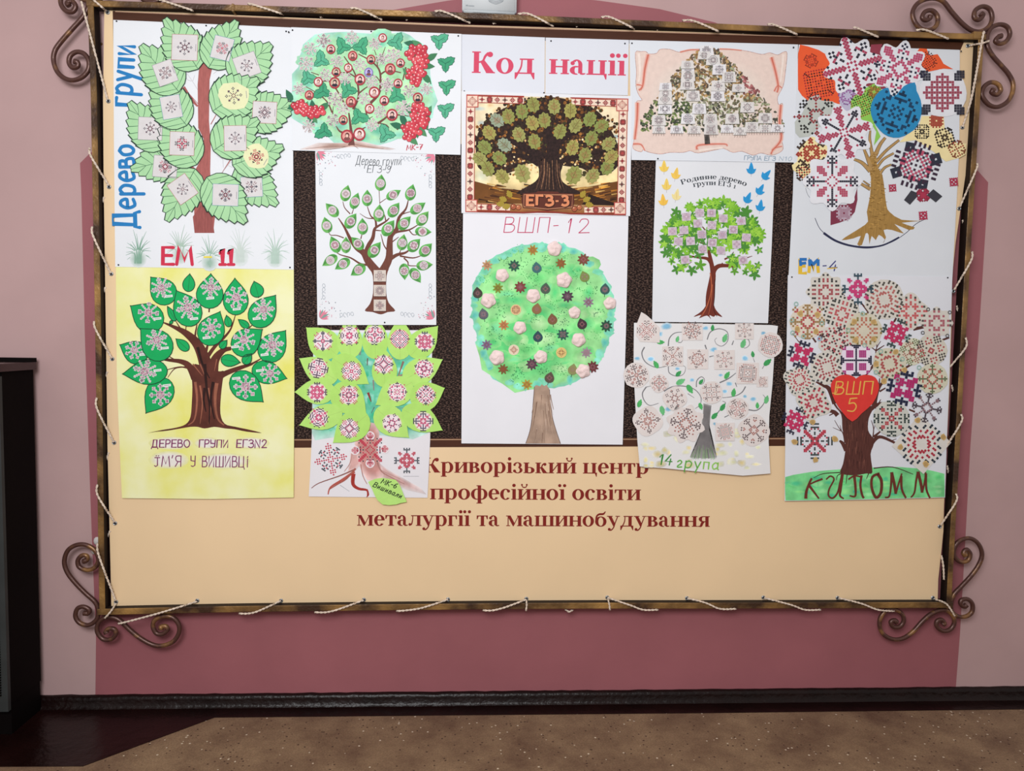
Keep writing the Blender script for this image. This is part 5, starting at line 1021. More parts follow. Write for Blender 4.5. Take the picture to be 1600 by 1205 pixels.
for i, (x, y, k_, c) in enumerate(SM):
    a = R.uniform(-.4, .4) - PI / 2
    if k_ == 's': op = polar((x, y), 48, star_(8, .45), 48, a)
    elif k_ == 'm': op = polar((x, y), 54, star_(9, .36), 54, a)
    elif k_ == 'o': op = circ((x, y), 46, 18)
    else: op = leaf_pts((x + 56 * math.cos(a), y + 56 * math.sin(a)), (x - 44 * math.cos(a), y - 44 * math.sin(a)), 84, 9, 0, .6)
    lf = sheet(po, H2, op, D8, c, K8, z8_, name='paper_leaf' if k_ in 'lm' else 'paper_flower', m='card', extra=.0018, thick=.0007); ik = Ink(H2, D8 + .0018, K8, z8_)
    ik.cells((x, y), 26 if k_ != 'o' else 34, 0, motif(i + 60, 4, 'sparse' if i % 2 else 'star'), ('#a0606a', '#9a7a84') if k_ in 'lm' else ('#7a3a34', '#a0463c'), 1, .7); ik.build('ornament', lf)
    if k_ in 'l': 
        s_ = Ink(H2, D8 + .0018, K8, z8_); s_.stroke([(x - 40 * math.cos(a), y - 40 * math.sin(a)), (x - 66 * math.cos(a), y - 66 * math.sin(a))], 5, '#2f4a40', 1); s_.build('stalk', lf)
def crepe(x, y, r, seed, fluffy):
    """a small crumpled paper flower, domed"""
    Rr = random.Random(seed); c = P(*H2((x, y)), D8 + .001, K8, z8_); rw = r / 5.517 * (c - CL).length / F; V = []; Fc = []; NR, NS = 9, 30
    ph = Rr.uniform(0, 6)
    for i in range(NR + 1):
        t = i / NR
        for j in range(NS):
            a = 2 * PI * j / NS; lob = 1 + (.05 + .04 * fluffy) * math.cos(5 * a + ph) * t + Rr.uniform(-.02, .02) * t
            rad = rw * math.sin(t * PI / 2 * 1.08) * lob; hgt = .5 * rw * math.cos(t * PI / 2 * 1.05) + rw * .09 * math.sin(3.0 * a + 7 * t + ph) * math.sin(t * PI) + (Rr.uniform(-.05, .05) * rw * fluffy if i < NR else 0)
            V.append(c + Vector((rad * math.cos(a), -max(0.0, hgt), rad * math.sin(a))))
    for i in range(NR):
        for j in range(NS): Fc.append((i * NS + j, i * NS + (j + 1) % NS, (i + 1) * NS + (j + 1) % NS, (i + 1) * NS + j))
    return link('crepe_flower', V, Fc, M['flower'], po, smooth=True)
for i, (x, y, r_) in enumerate([(862, 380, 62), (412, 608, 56), (945, 650, 66), (680, 785, 60), (292, 825, 64), (1340, 850, 54), (1035, 930, 52), (565, 1060, 56), (1070, 1165, 60), (368, 1318, 65), (745, 1313, 58), (1110, 1433, 60)]): crepe(x, y, r_, i, 1 if i in (2, 11, 4) else .3)
#==P9==
# ---------------------------------------------------------------- 9: scroll poster ЕГЗ 10
D9 = .0420; po = poster('white poster with pink parchment scroll and tree covered with small cards', 1115, 160, D9)
sheet(po, PX, [(983.5, 62.5), (1247, 69.5), (1244.5, 160), (1242, 254), (986.6, 250), (985, 160)], D9, '#d9dde4')
Hf = Frame(970, 50, 5.714); ws = Ink(Hf, D9); R = random.Random(41)
pc = [(130, 185), (180, 175), (225, 175), (250, 195), (320, 190), (350, 155), (440, 155), (520, 180), (600, 160), (690, 150), (840, 165), (900, 150), (1050, 160), (1150, 175), (1260, 200), (1330, 185), (1400, 205), (1450, 180), (1485, 190), (1470, 350), (1450, 480), (1400, 580), (1410, 650), (1445, 640), (1430, 760), (1420, 900), (1445, 1000), (1440, 1060), (1350, 1100), (1250, 1080), (1180, 1100), (1080, 1065), (1000, 1075), (920, 1040), (860, 1050), (690, 1080), (620, 1060), (560, 1075), (440, 1075), (350, 1090), (240, 1070), (200, 1050), (180, 1070), (110, 1040), (120, 960), (160, 800), (135, 630), (190, 610), (160, 560), (135, 480), (140, 350)]
ws.spoly(pc, '#e0cac0', 1, 3); ws.fan((790, 600), circ((790, 600), 560, 30, 400), '#dcd4c9', '#e0cac0', 2, .5)
for (p, w0, w1) in [([(245, 200), (215, 330), (195, 480), (160, 520)], 34, 20), ([(1345, 225), (1380, 350), (1405, 480), (1395, 540)], 34, 20), ([(150, 630), (145, 780), (125, 960)], 34, 24), ([(1430, 650), (1418, 800), (1430, 960), (1350, 1060)], 30, 26), ([(530, 180), (620, 160), (700, 160)], 14, 12), ([(880, 152), (980, 155), (1080, 165)], 12, 10), ([(680, 1050), (700, 1010), (920, 1000), (950, 1020)], 26, 12), ([(110, 1000), (180, 1005), (215, 1060)], 24, 10), ([(1340, 1090), (1370, 1040), (1440, 1020)], 22, 12), ([(140, 470), (190, 480), (180, 520)], 16, 8), ([(1370, 530), (1400, 480), (1440, 500)], 18, 10)]:
    for q_, (f_, c_) in enumerate([(1.5, '#e4c4bb'), (1.15, '#e0b2a6'), (.8, '#dc9f90'), (.45, '#d3806f'), (.18, '#c06050')]): ws.stroke(p, w0 * f_, c_, 3 + q_, w1 * f_, smooth=5)
for (p, w0) in [([(160, 190), (170, 340), (160, 450)], 26), ([(1450, 200), (1440, 330), (1425, 450)], 24), ([(700, 1060), (800, 1045), (910, 1035)], 22)]: ws.stroke(p, w0, '#edd9d0', 9, w0 * .6, smooth=4)
ws.build('printed_parchment', po, 'ink'); cp = catmull(pc, 3, True)
cr = Ink(Hf, D9)
cr.stroke(cp + [cp[0]], 4, '#b98a80', 2)
for i in range(1500):
    t = R.random(); y = 150 + 740 * t ** .8; hw = 60 + 640 * ((y - 150) / 740) ** .8; x = 780 + R.uniform(-1, 1) * hw + (30 if y > 500 else 0)
    if x < 180 or x > 1460: continue
    c = R.choice(['#5c5a4a', '#6d6a52', '#8a8a6a', '#4a4a42', '#7c6a4e', '#9aa080']) if y > 600 or R.random() < .35 else R.choice(['#a8895a', '#8f6f4c', '#6d5a48', '#b89a6a', '#55483e'])
    if 1080 < x < 1250 and 360 < y < 560: c = R.choice(['#9a5a5a', '#b07070', '#7a4a4a'])
    if x < 620 and y > 620: c = R.choice(['#5a6a42', '#7a8a52', '#46543c', '#3c4036'])
    cr.disc((x, y), R.uniform(12, 24), c, 4, 6, R.uniform(6, 14), R.uniform(0, 3))
cr.poly([(745, 915), (790, 915), (798, 1000), (750, 1005)], '#4a4642', 6); cr.build('printed_tree', po, 'foliage')
lt = Ink(Hf, D9); hand(lt, 'ГРУПА', (1100, 1142), (1255, 1146), 38, 5, '#7f95a8', .1, 3); hand(lt, 'ЕГЗ', (1280, 1146), (1380, 1148), 38, 5, '#7f95a8', .1, 3); hand(lt, 'N10', (1410, 1148), (1525, 1150), 36, 5, '#9fb0be', .1, 3); lt.build('group_name', po)
cards = [(765, 165, 0), (745, 208, 1), (825, 250, 0), (880, 335, 0), (965, 402, 0), (595, 292, 1), (600, 330, 1), (600, 392, 0), (595, 470, 0), (400, 490, 1), (400, 548, 1), (395, 600, 0), (395, 685, 0), (645, 570, 0), (870, 480, 0), (865, 572, 0), (1050, 500, 1), (1130, 672, 0), (700, 685, 0), (1290, 770, 0), (340, 870, 1), (500, 870, 1), (655, 872, 1), (805, 870, 0), (950, 865, 1), (1065, 885, 1), (1290, 862, 1), (1400, 860, 1), (1170, 850, 0), (340, 788, 0), (600, 775, 0), (800, 778, 0), (995, 775, 0)]
for i, (x, y, sm) in enumerate(cards):
    e = .0024 + (i % 6) * .0002; wd, hh = (112, 70) if sm else (122, 92); cd = sheet(po, Hf, [(x - wd / 2 + 5, y - hh / 2), (x + wd / 2 - 5, y - hh / 2), (x + wd / 2 + 4, y + hh / 2), (x - wd / 2 - 4, y + hh / 2)], D9, '#d8d4d2' if i % 3 else '#dfdde0', name='card', m='card', extra=e, thick=.0005)
    mk = Ink(Hf, D9 + e); mk.cells((x, y), hh * .44, 0, motif(i + 11, 5, 'star'), ('#4f4650', '#7d5a62') if i % 3 else ('#2f2a36', '#6a4a58'), 1, .75)
    mk.stroke([(x - wd / 2 - 2, y + hh / 2 + 1), (x + wd / 2 + 2, y + hh / 2 + 1)], 4, '#8a8580', 1)
    if y > 830:
        for s in range(5): mk.stroke([(x - 40 + s * 20, y + 20), (x - 50 + s * 24, y + hh / 2 + 22)], 3, '#8a7a78', 1)
    mk.build('ornament', cd)
pins(po, D9, [(987.5, 67.5), (1240, 74.5), (1028, 248)])
# ---------------------------------------------------------------- 10: Родинне дерево ЕГЗ 1
D10 = .0395; po = poster('white poster with green maple crown, yellow leaves left and blue leaves right', 1115, 380, D10)
sheet(po, PX, [(1025, 247), (1211, 250), (1206, 380), (1200, 505), (1019, 503), (1021, 380)], D10, '#dddfe4')
If = Frame(1010, 240, 7.619); br = Ink(If, D10); R = random.Random(51); Bc = '#6e2e22'
def i2(p): return (p[0], p[1] + 914)
for (p, w0, w1) in [([(760, 1920), (755, 1700), (785, 1500), (790, 1400), (755, 1220), (735, 1130)], 110, 26), ([(790, 1500), (800, 1400), (860, 1340), (960, 1335), (1060, 1345)], 70, 30), ([(770, 1300), (720, 1250), (600, 1235), (480, 1210)], 50, 12), ([(740, 1130), (730, 1000), (690, 900), (640, 850)], 26, 10), ([(740, 1000), (790, 950), (860, 920)], 22, 8), ([(700, 1080), (600, 1040), (480, 970), (380, 970)], 18, 8), ([(900, 1330), (905, 1300)], 18, 12), ([(930, 1260), (1000, 1220), (1040, 1170)], 22, 8), ([(1200, 1240), (1260, 1220)], 12, 6), ([(1185, 1200), (1190, 1080)], 12, 10), ([(480, 1330), (540, 1290)], 10, 6)]:
    br.stroke(p, w0, Bc, 2, w1, smooth=5)
br.spoly([i2(p) for p in [(560, 1030), (660, 960), (720, 860), (750, 640), (820, 640), (800, 850), (830, 950), (905, 1032), (830, 1010), (800, 1030), (750, 1010), (770, 1060), (720, 1015), (625, 1048), (660, 1005)]], Bc, 3, 3)
for (p, w0) in [([(760, 1420), (775, 1600), (730, 1800), (660, 1940)], 14), ([(785, 1560), (770, 1760), (740, 1920)], 10), ([(760, 1700), (700, 1860), (640, 1940)], 8)]: br.stroke(p, w0, '#b5603f', 5, 4, smooth=5)
for (p, w0) in [([(815, 1500), (810, 1700), (800, 1850), (840, 1940)], 12)]: br.stroke(p, w0, '#3a1512', 5, 5, smooth=5)
br.build('trunk', po)
cr = Ink(If, D10); mf = lambda t: (.40 + .72 * (1 - abs(((t * 5 / (2 * PI)) % 1) - .5) * 2) ** 1.0)
pos = []
for i in range(230):
    a = R.uniform(0, 2 * PI); q = math.sqrt(R.random()); x = 785 + 600 * q * math.cos(a); y = 985 + 420 * q * math.sin(a)
    if 560 < x < 1000 and y > 1240: continue
    if 640 < x < 980 and y > 1180: continue
    pos.append((x, y))
pos += [(220, 900), (230, 1000), (260, 1200), (300, 1280), (360, 1380), (540, 1390), (640, 1330), (420, 1350), (230, 1180), (1280, 1380), (1220, 1340), (1330, 1330), (1350, 1010), (1300, 900), (1180, 730), (1340, 1150), (920, 560), (790, 590), (1000, 620), (640, 590), (520, 640), (350, 690), (1050, 1400), (1180, 1410), (1290, 1440), (990, 600), (330, 770)]
for i, (x, y) in enumerate(pos):
    r_ = R.uniform(42, 72); a = R.uniform(0, 6); cr.poly(polar((x, y), r_, mf, 30, a), R.choice(['#74b230', '#5f9c34', '#8ac43c', '#4a8838', '#80bc3a', '#4f8a3a']), 5 + i % 3); 
    if i % 2: cr.poly(polar((x + 4, y + 5), r_ * .6, mf, 20, a), R.choice(['#9ccf4a', '#4a8a34', '#8ac440']), 9)
cr.build('printed_foliage', po)
lt = Ink(If, D10); serif(lt, 'Родинне дерево', (420, 372), (1185, 392), 40, '#333a42', 2, 78); serif(lt, 'групи ЕГЗ 1', (560, 400), (1060, 420), 40, '#333a42', 2, 34); lt.build('heading', po)
for i, (x, y, c, a) in enumerate([(210, 155, '#edc860', 0), (352, 240, '#ecc25a', .2), (240, 370, '#efcb6a', 0), (360, 492, '#ecd99a', .2), (200, 555, '#efbc50', -.1), (1248, 180, '#2b93cf', 0), (1428, 255, '#2b93cf', .7), (1358, 430, '#2b93cf', .5), (1210, 530, '#2b93cf', .4), (1358, 622, '#2b93cf', .15)]):
    sh = [(0, -78), (18, -45), (26, -10), (34, 6), (58, -2), (50, 26), (36, 50), (8, 62), (-8, 62), (-36, 50), (-50, 26), (-58, -2), (-34, 4), (-26, -12), (-16, -45)]
    op = [(x + u * math.cos(a) - v_ * math.sin(a), y + u * math.sin(a) + v_ * math.cos(a)) for u, v_ in sh]
    lf = sheet(po, If, catmull(op, 2, True), D10, c, name='paper_leaf', m='card', extra=.0012, thick=.0006); ik = Ink(If, D10 + .0012); ik.stroke([(x + 60 * -math.sin(a), y + 60 * math.cos(a)), (x + 95 * -math.sin(a), y + 95 * math.cos(a))], 4, '#a5a5ab', -6) ; ik.stroke([(x, y - 30), (x, y + 50)], 3, '#d9a040' if i < 5 else '#2683bb', 1); ik.build('stalk', lf)
for i, (x, y) in enumerate([(635, 705), (775, 708), (475, 752), (915, 772), (1130, 802), (612, 832), (780, 852), (1035, 905), (310, 925), (447, 912), (660, 962), (905, 967), (380, 1045), (525, 1042), (785, 1060), (1190, 1000), (1075, 1080), (670, 1138), (888, 1152), (462, 1264), (1150, 1269)]):
    cd = sheet(po, If, rect(x, y, 104, 96, R.uniform(-6, 6)), D10, '#cdbfcb', name='card', m='card', extra=.0026, thick=.0005); mk = Ink(If, D10 + .0026); mk.cells((x, y), 44, 0, motif(i + 31, 5, 'rug' if i % 3 == 0 else 'star'), ('#8d6f8a', '#a5607e'), 1, .7); mk.build('ornament', cd)
#==P11==
# ---------------------------------------------------------------- 11: 14 група
D11 = .0440; z11 = zof(1100, 506, D11); K11 = .012
po = poster('white cut-out poster with grey tree, pinkish ornaments and green handwriting', 1100, 620, D11)
sheet(po, PX, [(990.6, 504.5), (1100, 506), (1205, 508), (1215.5, 509.5), (1213, 530), (1210, 552), (1207, 600), (1202, 650), (1201, 690), (1203.7, 740), (1180, 742), (1160.7, 743.5), (1090, 737), (1040, 732), (999.5, 729), (996, 690), (993.6, 650), (991, 600), (990, 560)], D11, '#e0dfe0', K11, z11)
J = Frame(970, 480, 5.926); ws = Ink(J, D11, K11, z11); R = random.Random(61)
def j2(p): return (p[0], p[1] + 711)
for i in range(60):
    c = (R.uniform(200, 1340), R.uniform(1130, 1490)); 
    if 640 < c[0] < 880: continue
    ws.fan(c, circ(c, R.uniform(20, 55), 8, R.uniform(16, 40), .2, i), R.choice(['#e8dc9a', '#eadfae', '#dfe0b8', '#ecd8a0', '#e8e6c0']), '#e0dfd8', 1, .2)
for (x, y, r_) in [(425, 180, 40), (355, 250, 30), (150, 475, 22), (275, 480, 28), (860, 395, 30), (1150, 475, 30), (1320, 240, 22), (660, 675, 20), (925, 630, 16), (1005, 710, 24), (965, 780, 22), (1150, 828, 18), (1225, 850, 26), (440, 945, 30), (720, 990, 20), (875, 1080, 18), (785, 195, 22), (525, 570, 18)]:
    ws.fan((x, y), circ((x, y), r_ * 1.3, 8, r_ * .9, .2, int(x)), '#86bcdc', '#d0dfe6', 1, .45)
ws.fan((800, 1000), [(765, 890), (840, 910), (830, 1000), (820, 1150), (850, 1280), (890, 1390), (820, 1400), (740, 1400), (640, 1390), (700, 1280), (740, 1150), (760, 1000)], '#7b7778', '#a3a2a0', 2, .8)
ws.build('watercolour', po, 'wash')
sw = Ink(J, D11, K11, z11); GRY = '#77767a'
for (p, w0, w1) in [([(440, 360), (450, 290), (500, 240), (590, 230)], 11, 5), ([(530, 325), (560, 325), (580, 290)], 7, 3), ([(800, 300), (830, 230), (910, 200), (985, 230), (990, 310), (940, 360), (890, 345), (870, 305), (890, 285)], 9, 3), ([(1120, 280), (1180, 300), (1190, 350), (1150, 380), (1120, 360)], 8, 3), ([(1030, 350), (1045, 310)], 10, 6), ([(220, 370), (195, 430), (230, 510), (330, 560), (430, 545)], 12, 4), ([(780, 350), (800, 410)], 12, 8), ([(820, 460), (860, 450)], 9, 5), ([(440, 550), (450, 610), (520, 640), (580, 620), (600, 560), (570, 540)], 8, 3),
                    ([(700, 740), (705, 680), (745, 645), (775, 670), (760, 710), (730, 715)], 9, 3), ([(915, 700), (1000, 660), (1065, 610)], 12, 6), ([(1060, 700), (1075, 740)], 9, 4), ([(1155, 735), (1120, 790), (1050, 825), (940, 840)], 11, 4), ([(235, 740), (200, 800), (220, 870), (270, 910), (350, 890)], 11, 4), ([(235, 740), (280, 730)], 6, 3), ([(400, 780), (470, 740), (570, 730), (680, 760), (740, 830), (735, 900), (690, 940)], 10, 4), ([(620, 800), (680, 840)], 6, 3), ([(1180, 950), (1260, 955), (1320, 900), (1335, 840), (1315, 810)], 11, 3), ([(880, 1000), (920, 950), (970, 890), (940, 870)], 9, 4), ([(960, 1020), (1000, 1000), (1020, 985)], 8, 4), ([(1240, 510), (1225, 470)], 5, 3), ([(1310, 570), (1340, 520)], 6, 4), ([(385, 1010), (380, 910)], 5, 4), ([(830, 950), (820, 920)], 14, 8)]:
    sw.stroke(p, w0, GRY, 4, w1, smooth=5)
for i in range(22):
    x = 650 + i * 11; sw.stroke([j2((x, 690 + R.uniform(-6, 10))), j2((x + (775 - x) * .35, 600 + R.uniform(-40, 20)))], 5, R.choice(['#5a7a54', '#4a4a4c', '#7fae6a', '#9a9896']), 5, 2)
for (x, y, a, l) in [(370, 325, 0, 75), (325, 530, -2.1, 80), (525, 295, -1.3, 60), (850, 190, -1.5, 60), (965, 285, -1.2, 85), (1135, 335, -1.2, 90), (1360, 510, -.7, 90), (1222, 435, -1.7, 60), (535, 615, -.8, 70), (555, 690, -.5, 95), (745, 690, -.9, 60), (985, 630, -1.0, 80), (640, 760, 1.0, 95), (1045, 790, -1.4, 80), (1350, 855, -1.3, 80), (1265, 910, -1.6, 60), (175, 890, -1.2, 80), (385, 960, 1.3, 90), (740, 920, 1.2, 70), (945, 925, -1.0, 80), (870, 1005, -.8, 80)]:
    sw.poly(leaf_pts((x + l / 2 * math.cos(a), y + l / 2 * math.sin(a)), (x - l / 2 * math.cos(a), y - l / 2 * math.sin(a)), l * .5, 7, 3), R.choice(['#3f9a58', '#4fae62', '#6abb7c']), 6)
hand(sw, '14', j2((350, 745)), j2((470, 752)), 95, 11, '#3f8a3a', .1, 6); hand(sw, 'ґрупа', j2((515, 770)), j2((905, 795)), 100, 12, '#8cc25a', .05, 6); hand(sw, 'ґру', j2((515, 770)), j2((735, 785)), 100, 7, '#4f9a44', .05, 8)
sw.build('pencil_drawing', po, 'pencil')
for i, (x, y, r_, nb) in enumerate([(240, 215, 95, 0), (662, 215, 92, 1), (1145, 215, 82, 1), (1385, 350, 105, 2), (480, 455, 92, 1), (712, 482, 92, 1), (960, 487, 90, 1), (1175, 612, 98, 1), (145, 630, 108, 2), (355, 705, 78, 3), (500, 845, 100, 3), (840, 790, 95, 2), (1082, 940, 92, 2), (250, 1055, 125, 3), (600, 1080, 150, 4), (965, 1155, 85, 1), (1232, 1140, 132, 3), (1310, 690, 50, 1)]):
    if nb == 0: op = [(190, 45), (240, 75), (290, 120), (360, 190), (360, 330), (180, 320), (140, 260), (150, 150)]
    elif nb == 1: op = rect(x, y, r_ * 2.1, r_ * 2, 0)
    elif nb == 2: op = circ((x, y), r_ * 1.12, 16, None, .04, i)
    elif nb == 3: op = polar((x, y), r_ * 1.15, lambda t: 1 - .12 * (.5 - .5 * math.cos(4 * t)), 32, .2)
    else: op = polar((x, y), r_ * 1.25, star_(8, .22), 40, .3)
    if nb == 1 and i not in (7, 15): op = [(px_, min(max(py_, 150), 9999)) for px_, py_ in op]
    cd = sheet(po, J, op, D11, '#dcd3d0', K11, z11, name='ornament', m='card', extra=.0017 + (i % 4) * .0003, thick=.0005); ik = Ink(J, D11 + .0017 + (i % 4) * .0003, K11, z11)
    ik.cells((x, y), r_ * .95, i * .35, motif(i + 90, 8, ['star', 'star', 'sparse', 'rug'][i % 4] if r_ < 110 else 'star'), ('#5c4a4e', '#a5685f') if i % 3 else ('#6d5a5a', '#b0605c'), 1, .8); ik.build('stitch_print', cd)
#==P12==
# ---------------------------------------------------------------- 12: ЕМ-4
D12 = .0428; po = poster('white poster with gold trunk and large coloured paper leaves of stitched ornaments', 1370, 240, D12)
sheet(po, PX, [(1248, 69.7), (1499.7, 78), (1499, 230), (1495, 310), (1490, 400), (1487, 455), (1231, 455), (1239, 300), (1243, 160)], D12, '#d6dae0')
Kf = Frame(1225, 50, 5.333); br = Ink(Kf, D12); R = random.Random(71); GO = '#a07c43'
def k2(p): return (p[0], p[1] + 960)
br.spoly([k2(p) for p in [(735, 40), (700, 130), (725, 260), (715, 420), (690, 540), (700, 620), (640, 670), (560, 720), (480, 775), (580, 760), (640, 740), (610, 810), (650, 815), (680, 720), (705, 730), (712, 810), (730, 740), (765, 775), (790, 730), (840, 770), (825, 800), (850, 750), (830, 690), (900, 690), (1000, 720), (920, 640), (1040, 690), (1090, 668), (980, 630), (1150, 615), (980, 605), (880, 540), (855, 490), (840, 380), (820, 230), (775, 160), (770, 60)]], GO, 2, 2)
for (p, w0, w1) in [([(735, 1150), (700, 1060), (660, 960)], 40, 12), ([(720, 1160), (650, 1090), (580, 1060)], 34, 14), ([(740, 1050), (715, 900), (720, 820)], 26, 8), ([(760, 1030), (800, 940), (845, 880)], 30, 16), ([(770, 1080), (850, 990), (960, 900)], 22, 14), ([(775, 1130), (830, 1060), (915, 1010)], 18, 12), ([(800, 1180), (840, 1130), (895, 1105)], 20, 10), ([(720, 1310), (650, 1270), (625, 1255)], 26, 10), ([(715, 1280), (660, 1240)], 10, 5)]:
    br.stroke(p, w0 + 8, '#54402c', 1, w1 + 7, smooth=5); br.stroke(p, w0, '#b08c58', 3, w1, smooth=5)
for i in range(120):
    y = R.uniform(1000, 1650); x = R.uniform(715, 850) if y > 1250 else R.uniform(722, 800); br.stroke([(x - 12, y), (x + 12, y - R.uniform(-12, 12))], R.uniform(3, 8), R.choice(['#c39a56', '#8a6832', '#7a5a2c', '#b88e4c']), 4, 3)
br.stroke([k2(p) for p in [(258, 590), (300, 680), (380, 750), (500, 810), (640, 840), (760, 835), (900, 790), (1010, 720), (1100, 640), (1175, 600)]], 5, '#30324e', 1, 5, smooth=6)
br.stroke([k2(p) for p in [(330, 715), (430, 780), (560, 822), (700, 834), (830, 815), (960, 750)]], 20, '#2c2f4c', 1, 12, smooth=6)
br.stroke([k2(p) for p in [(180, 340), (200, 400), (250, 460)]], 4, '#8a8c94', 1, smooth=3); br.build('trunk', po, 'pencil')
lt = Ink(Kf, D12)
hand(lt, 'ЕМ', k2((130, 1050)), k2((290, 1048)), 112, 26, '#dfb83c', .02, 2, caps=False)
for q in ([(130, 935), (190, 935)], [(135, 940), (140, 990)], [(140, 970), (185, 965)], [(212, 935), (215, 990)], [(215, 940), (245, 975), (285, 935)], [(285, 935), (285, 990)]): lt.stroke([k2(p) for p in q], 24, '#2a6fb5', 5)
hand(lt, '-', k2((322, 1030)), k2((355, 1030)), 90, 10, '#4a4c7c', 0, 2); hand(lt, '4', k2((372, 1030)), k2((440, 1030)), 80, 10, '#40427c', .1, 2); lt.stroke([k2((360, 1012)), k2((440, 1006))], 8, '#dfb83c', 6); lt.build('group_name', po)
def cut(op, col, oc, r_, ang, mt, cols, e, fill=.95, T=Kf, D=D12, name='leaf', L=1):
    lf = sheet(po, T, op, D, col, name=name, m='card', extra=e, thick=.0007); ik = Ink(T, D + e)
    for (c_, rr, aa, mm, cc) in (oc if isinstance(oc, list) else [(oc, r_, ang, mt, cols)]): ik.cells(c_, rr, aa, mm, cc, L, fill)
    ik.build('ornament', lf); return lf
W = '#dedfe5'; BKR = ('#2b2a38', '#a83c58')
cut([(135, 105), (200, 120), (290, 150), (380, 205), (420, 300), (450, 420), (465, 605), (400, 580), (300, 570), (205, 575), (150, 530), (118, 480), (116, 300), (118, 180)], '#e35a31', [((225, 240), 60, .5, motif(3, 5, 'star'), ('#7a2a20', '#b03428')), ((290, 430), 150, .6, motif(8, 9, 'rug'), ('#3a1a1e', '#a02c30'))], 0, 0, 0, 0, .0010, .8)
cut([(1130, 135), (1190, 140), (1210, 195), (1280, 185), (1310, 230), (1330, 265), (1410, 310), (1330, 305), (1180, 335), (1100, 260), (1085, 200)], '#df5a30', (1190, 245), 90, .2, motif(5, 7, 'rug'), ('#3a1a1e', '#a8342c'), .0010, .8)
cut([(725, 105), (820, 100), (800, 170), (840, 300), (760, 400), (860, 470), (780, 480), (660, 440), (690, 360), (740, 310), (715, 180)], '#8f3c4c', (760, 240), 60, .2, motif(2, 5, 'star'), ('#70283a', '#b8707c'), .0008, .8)
cut([(440, 430), (600, 420), (600, 600), (540, 690), (490, 640), (450, 560)], '#b9b3cb', (530, 530), 80, .2, motif(6, 6, 'star'), ('#7a4a88', '#8c4a90'), .0009, .8)
cut([(215, 545), (290, 520), (310, 570), (410, 580), (430, 620), (400, 700), (330, 760), (210, 870), (130, 880), (95, 840), (90, 750), (150, 680)], '#b9bdb7', (270, 700), 175, .75, motif(4, 9, 'star'), ('#282626', '#8c3438'), .0012, .9)
cut([(230, 870), (330, 900), (375, 980), (330, 1080), (240, 1200), (215, 1290), (180, 1290), (150, 1200), (75, 1150), (65, 1110), (110, 1080), (130, 960)], '#ecd9a2', [((230, 1010), 130, .7, motif(9, 7, 'bold'), ('#3c2a24', '#a0382c')), ((170, 1170), 80, .7, motif(9, 5, 'rug'), ('#3c2a24', '#a0382c'))], 0, 0, 0, 0, .0013, .95)
cut([(1150, 700), (1330, 700), (1340, 800), (1400, 850), (1420, 920), (1520, 930), (1515, 1020), (1460, 1050), (1350, 1080), (1250, 1000), (1100, 900), (960, 920), (1030, 850), (1120, 800)], '#ead9a4', [((1270, 740), 60, 0, motif(3, 4, 'bold'), ('#a0382c', '#a0382c')), ((1150, 830), 70, .8, motif(7, 5, 'star'), ('#26201e', '#26201e')), ((1340, 880), 90, .5, motif(7, 5, 'star'), ('#26201e', '#3a2a20')), ((1440, 975), 75, .3, motif(3, 5, 'rug'), ('#7a3a24', '#a84434'))], 0, 0, 0, 0, .0012, .95)
cut([(750, 430), (800, 460), (820, 500), (740, 560), (730, 700), (760, 780), (805, 870), (750, 945), (770, 830), (720, 750), (620, 730), (555, 640), (560, 570), (620, 500)], '#8cc455', [((660, 600), 110, .4, motif(5, 8, 'rug'), ('#26301e', '#8a3a2c')), ((750, 500), 60, .2, motif(8, 5, 'star'), ('#6a4a20', '#b04a30'))], 0, 0, 0, 0, .0014, .85)
cut(polar((570, 285), 255, lambda t: 1 - .26 * (.5 - .5 * math.cos(8 * t)), 64, .5), W, (570, 285), 228, .5, motif(12, 10, 'star'), BKR, .0016)
cut(polar((965, 308), 245, lambda t: 1 - .26 * (.5 - .5 * math.cos(8 * t)), 64, .22), W, (965, 310), 222, .22, motif(18, 11, 'star'), ('#2b2a40', '#b5486a'), .0018)
bl_ = [(890, 535), (940, 520), (1000, 450), (1090, 420), (1105, 490), (1140, 570), (1145, 680), (1110, 780), (1050, 840), (960, 880), (870, 870), (800, 820), (740, 730), (722, 640), (745, 560), (800, 490), (870, 465)]
cut(catmull(bl_, 2, True), '#2a86b8', (935, 670), 190, .35, motif(16, 8, 'star'), ('#16344e', '#1a4060'), .0022, 1.0)
cut(circ((1325, 510), 200, 22, None, .02, 3), W, (1320, 505), 185, 0, {**{(x_, y_): 1 for x_ in range(-7, 8) for y_ in range(-7, 8) if (abs(x_) + abs(y_) <= 7 and not (x_ % 2 and y_ % 2)) or (abs(x_) + abs(y_) == 8 and min(abs(x_), abs(y_)) % 2 == 0 and max(abs(x_), abs(y_)) < 8)}, **{(sx * (5 + a_), sy * (5 + b_)): 0 for sx in (-1, 1) for sy in (-1, 1) for a_ in range(4) for b_ in range(4) if (a_, b_) not in ((0, 3), (3, 0))}}, ('#33323e', '#9a4658'), .0016)
cut(polar((500, 838), 250, lambda t: 1 - .28 * (.5 - .5 * math.cos(8 * t)), 64, .52), W, (500, 838), 215, .52, motif(22, 11, 'star'), BKR, .0020)
cut(polar((402, 1245), 250, lambda t: 1 - .22 * (.5 - .5 * math.cos(8 * t)), 64, 0), W, (402, 1245), 215, 0, motif(25, 12, 'star'), ('#2b2a38', '#b04a62'), .0024)
cut([(390, 1475), (440, 1440), (520, 1440), (590, 1370), (610, 1300), (612, 1400), (590, 1500), (540, 1560), (460, 1590), (388, 1610)], '#7d3448', (500, 1510), 65, 0, motif(1, 4, 'bold'), ('#b9a6b4', '#a98a9a'), .0010)
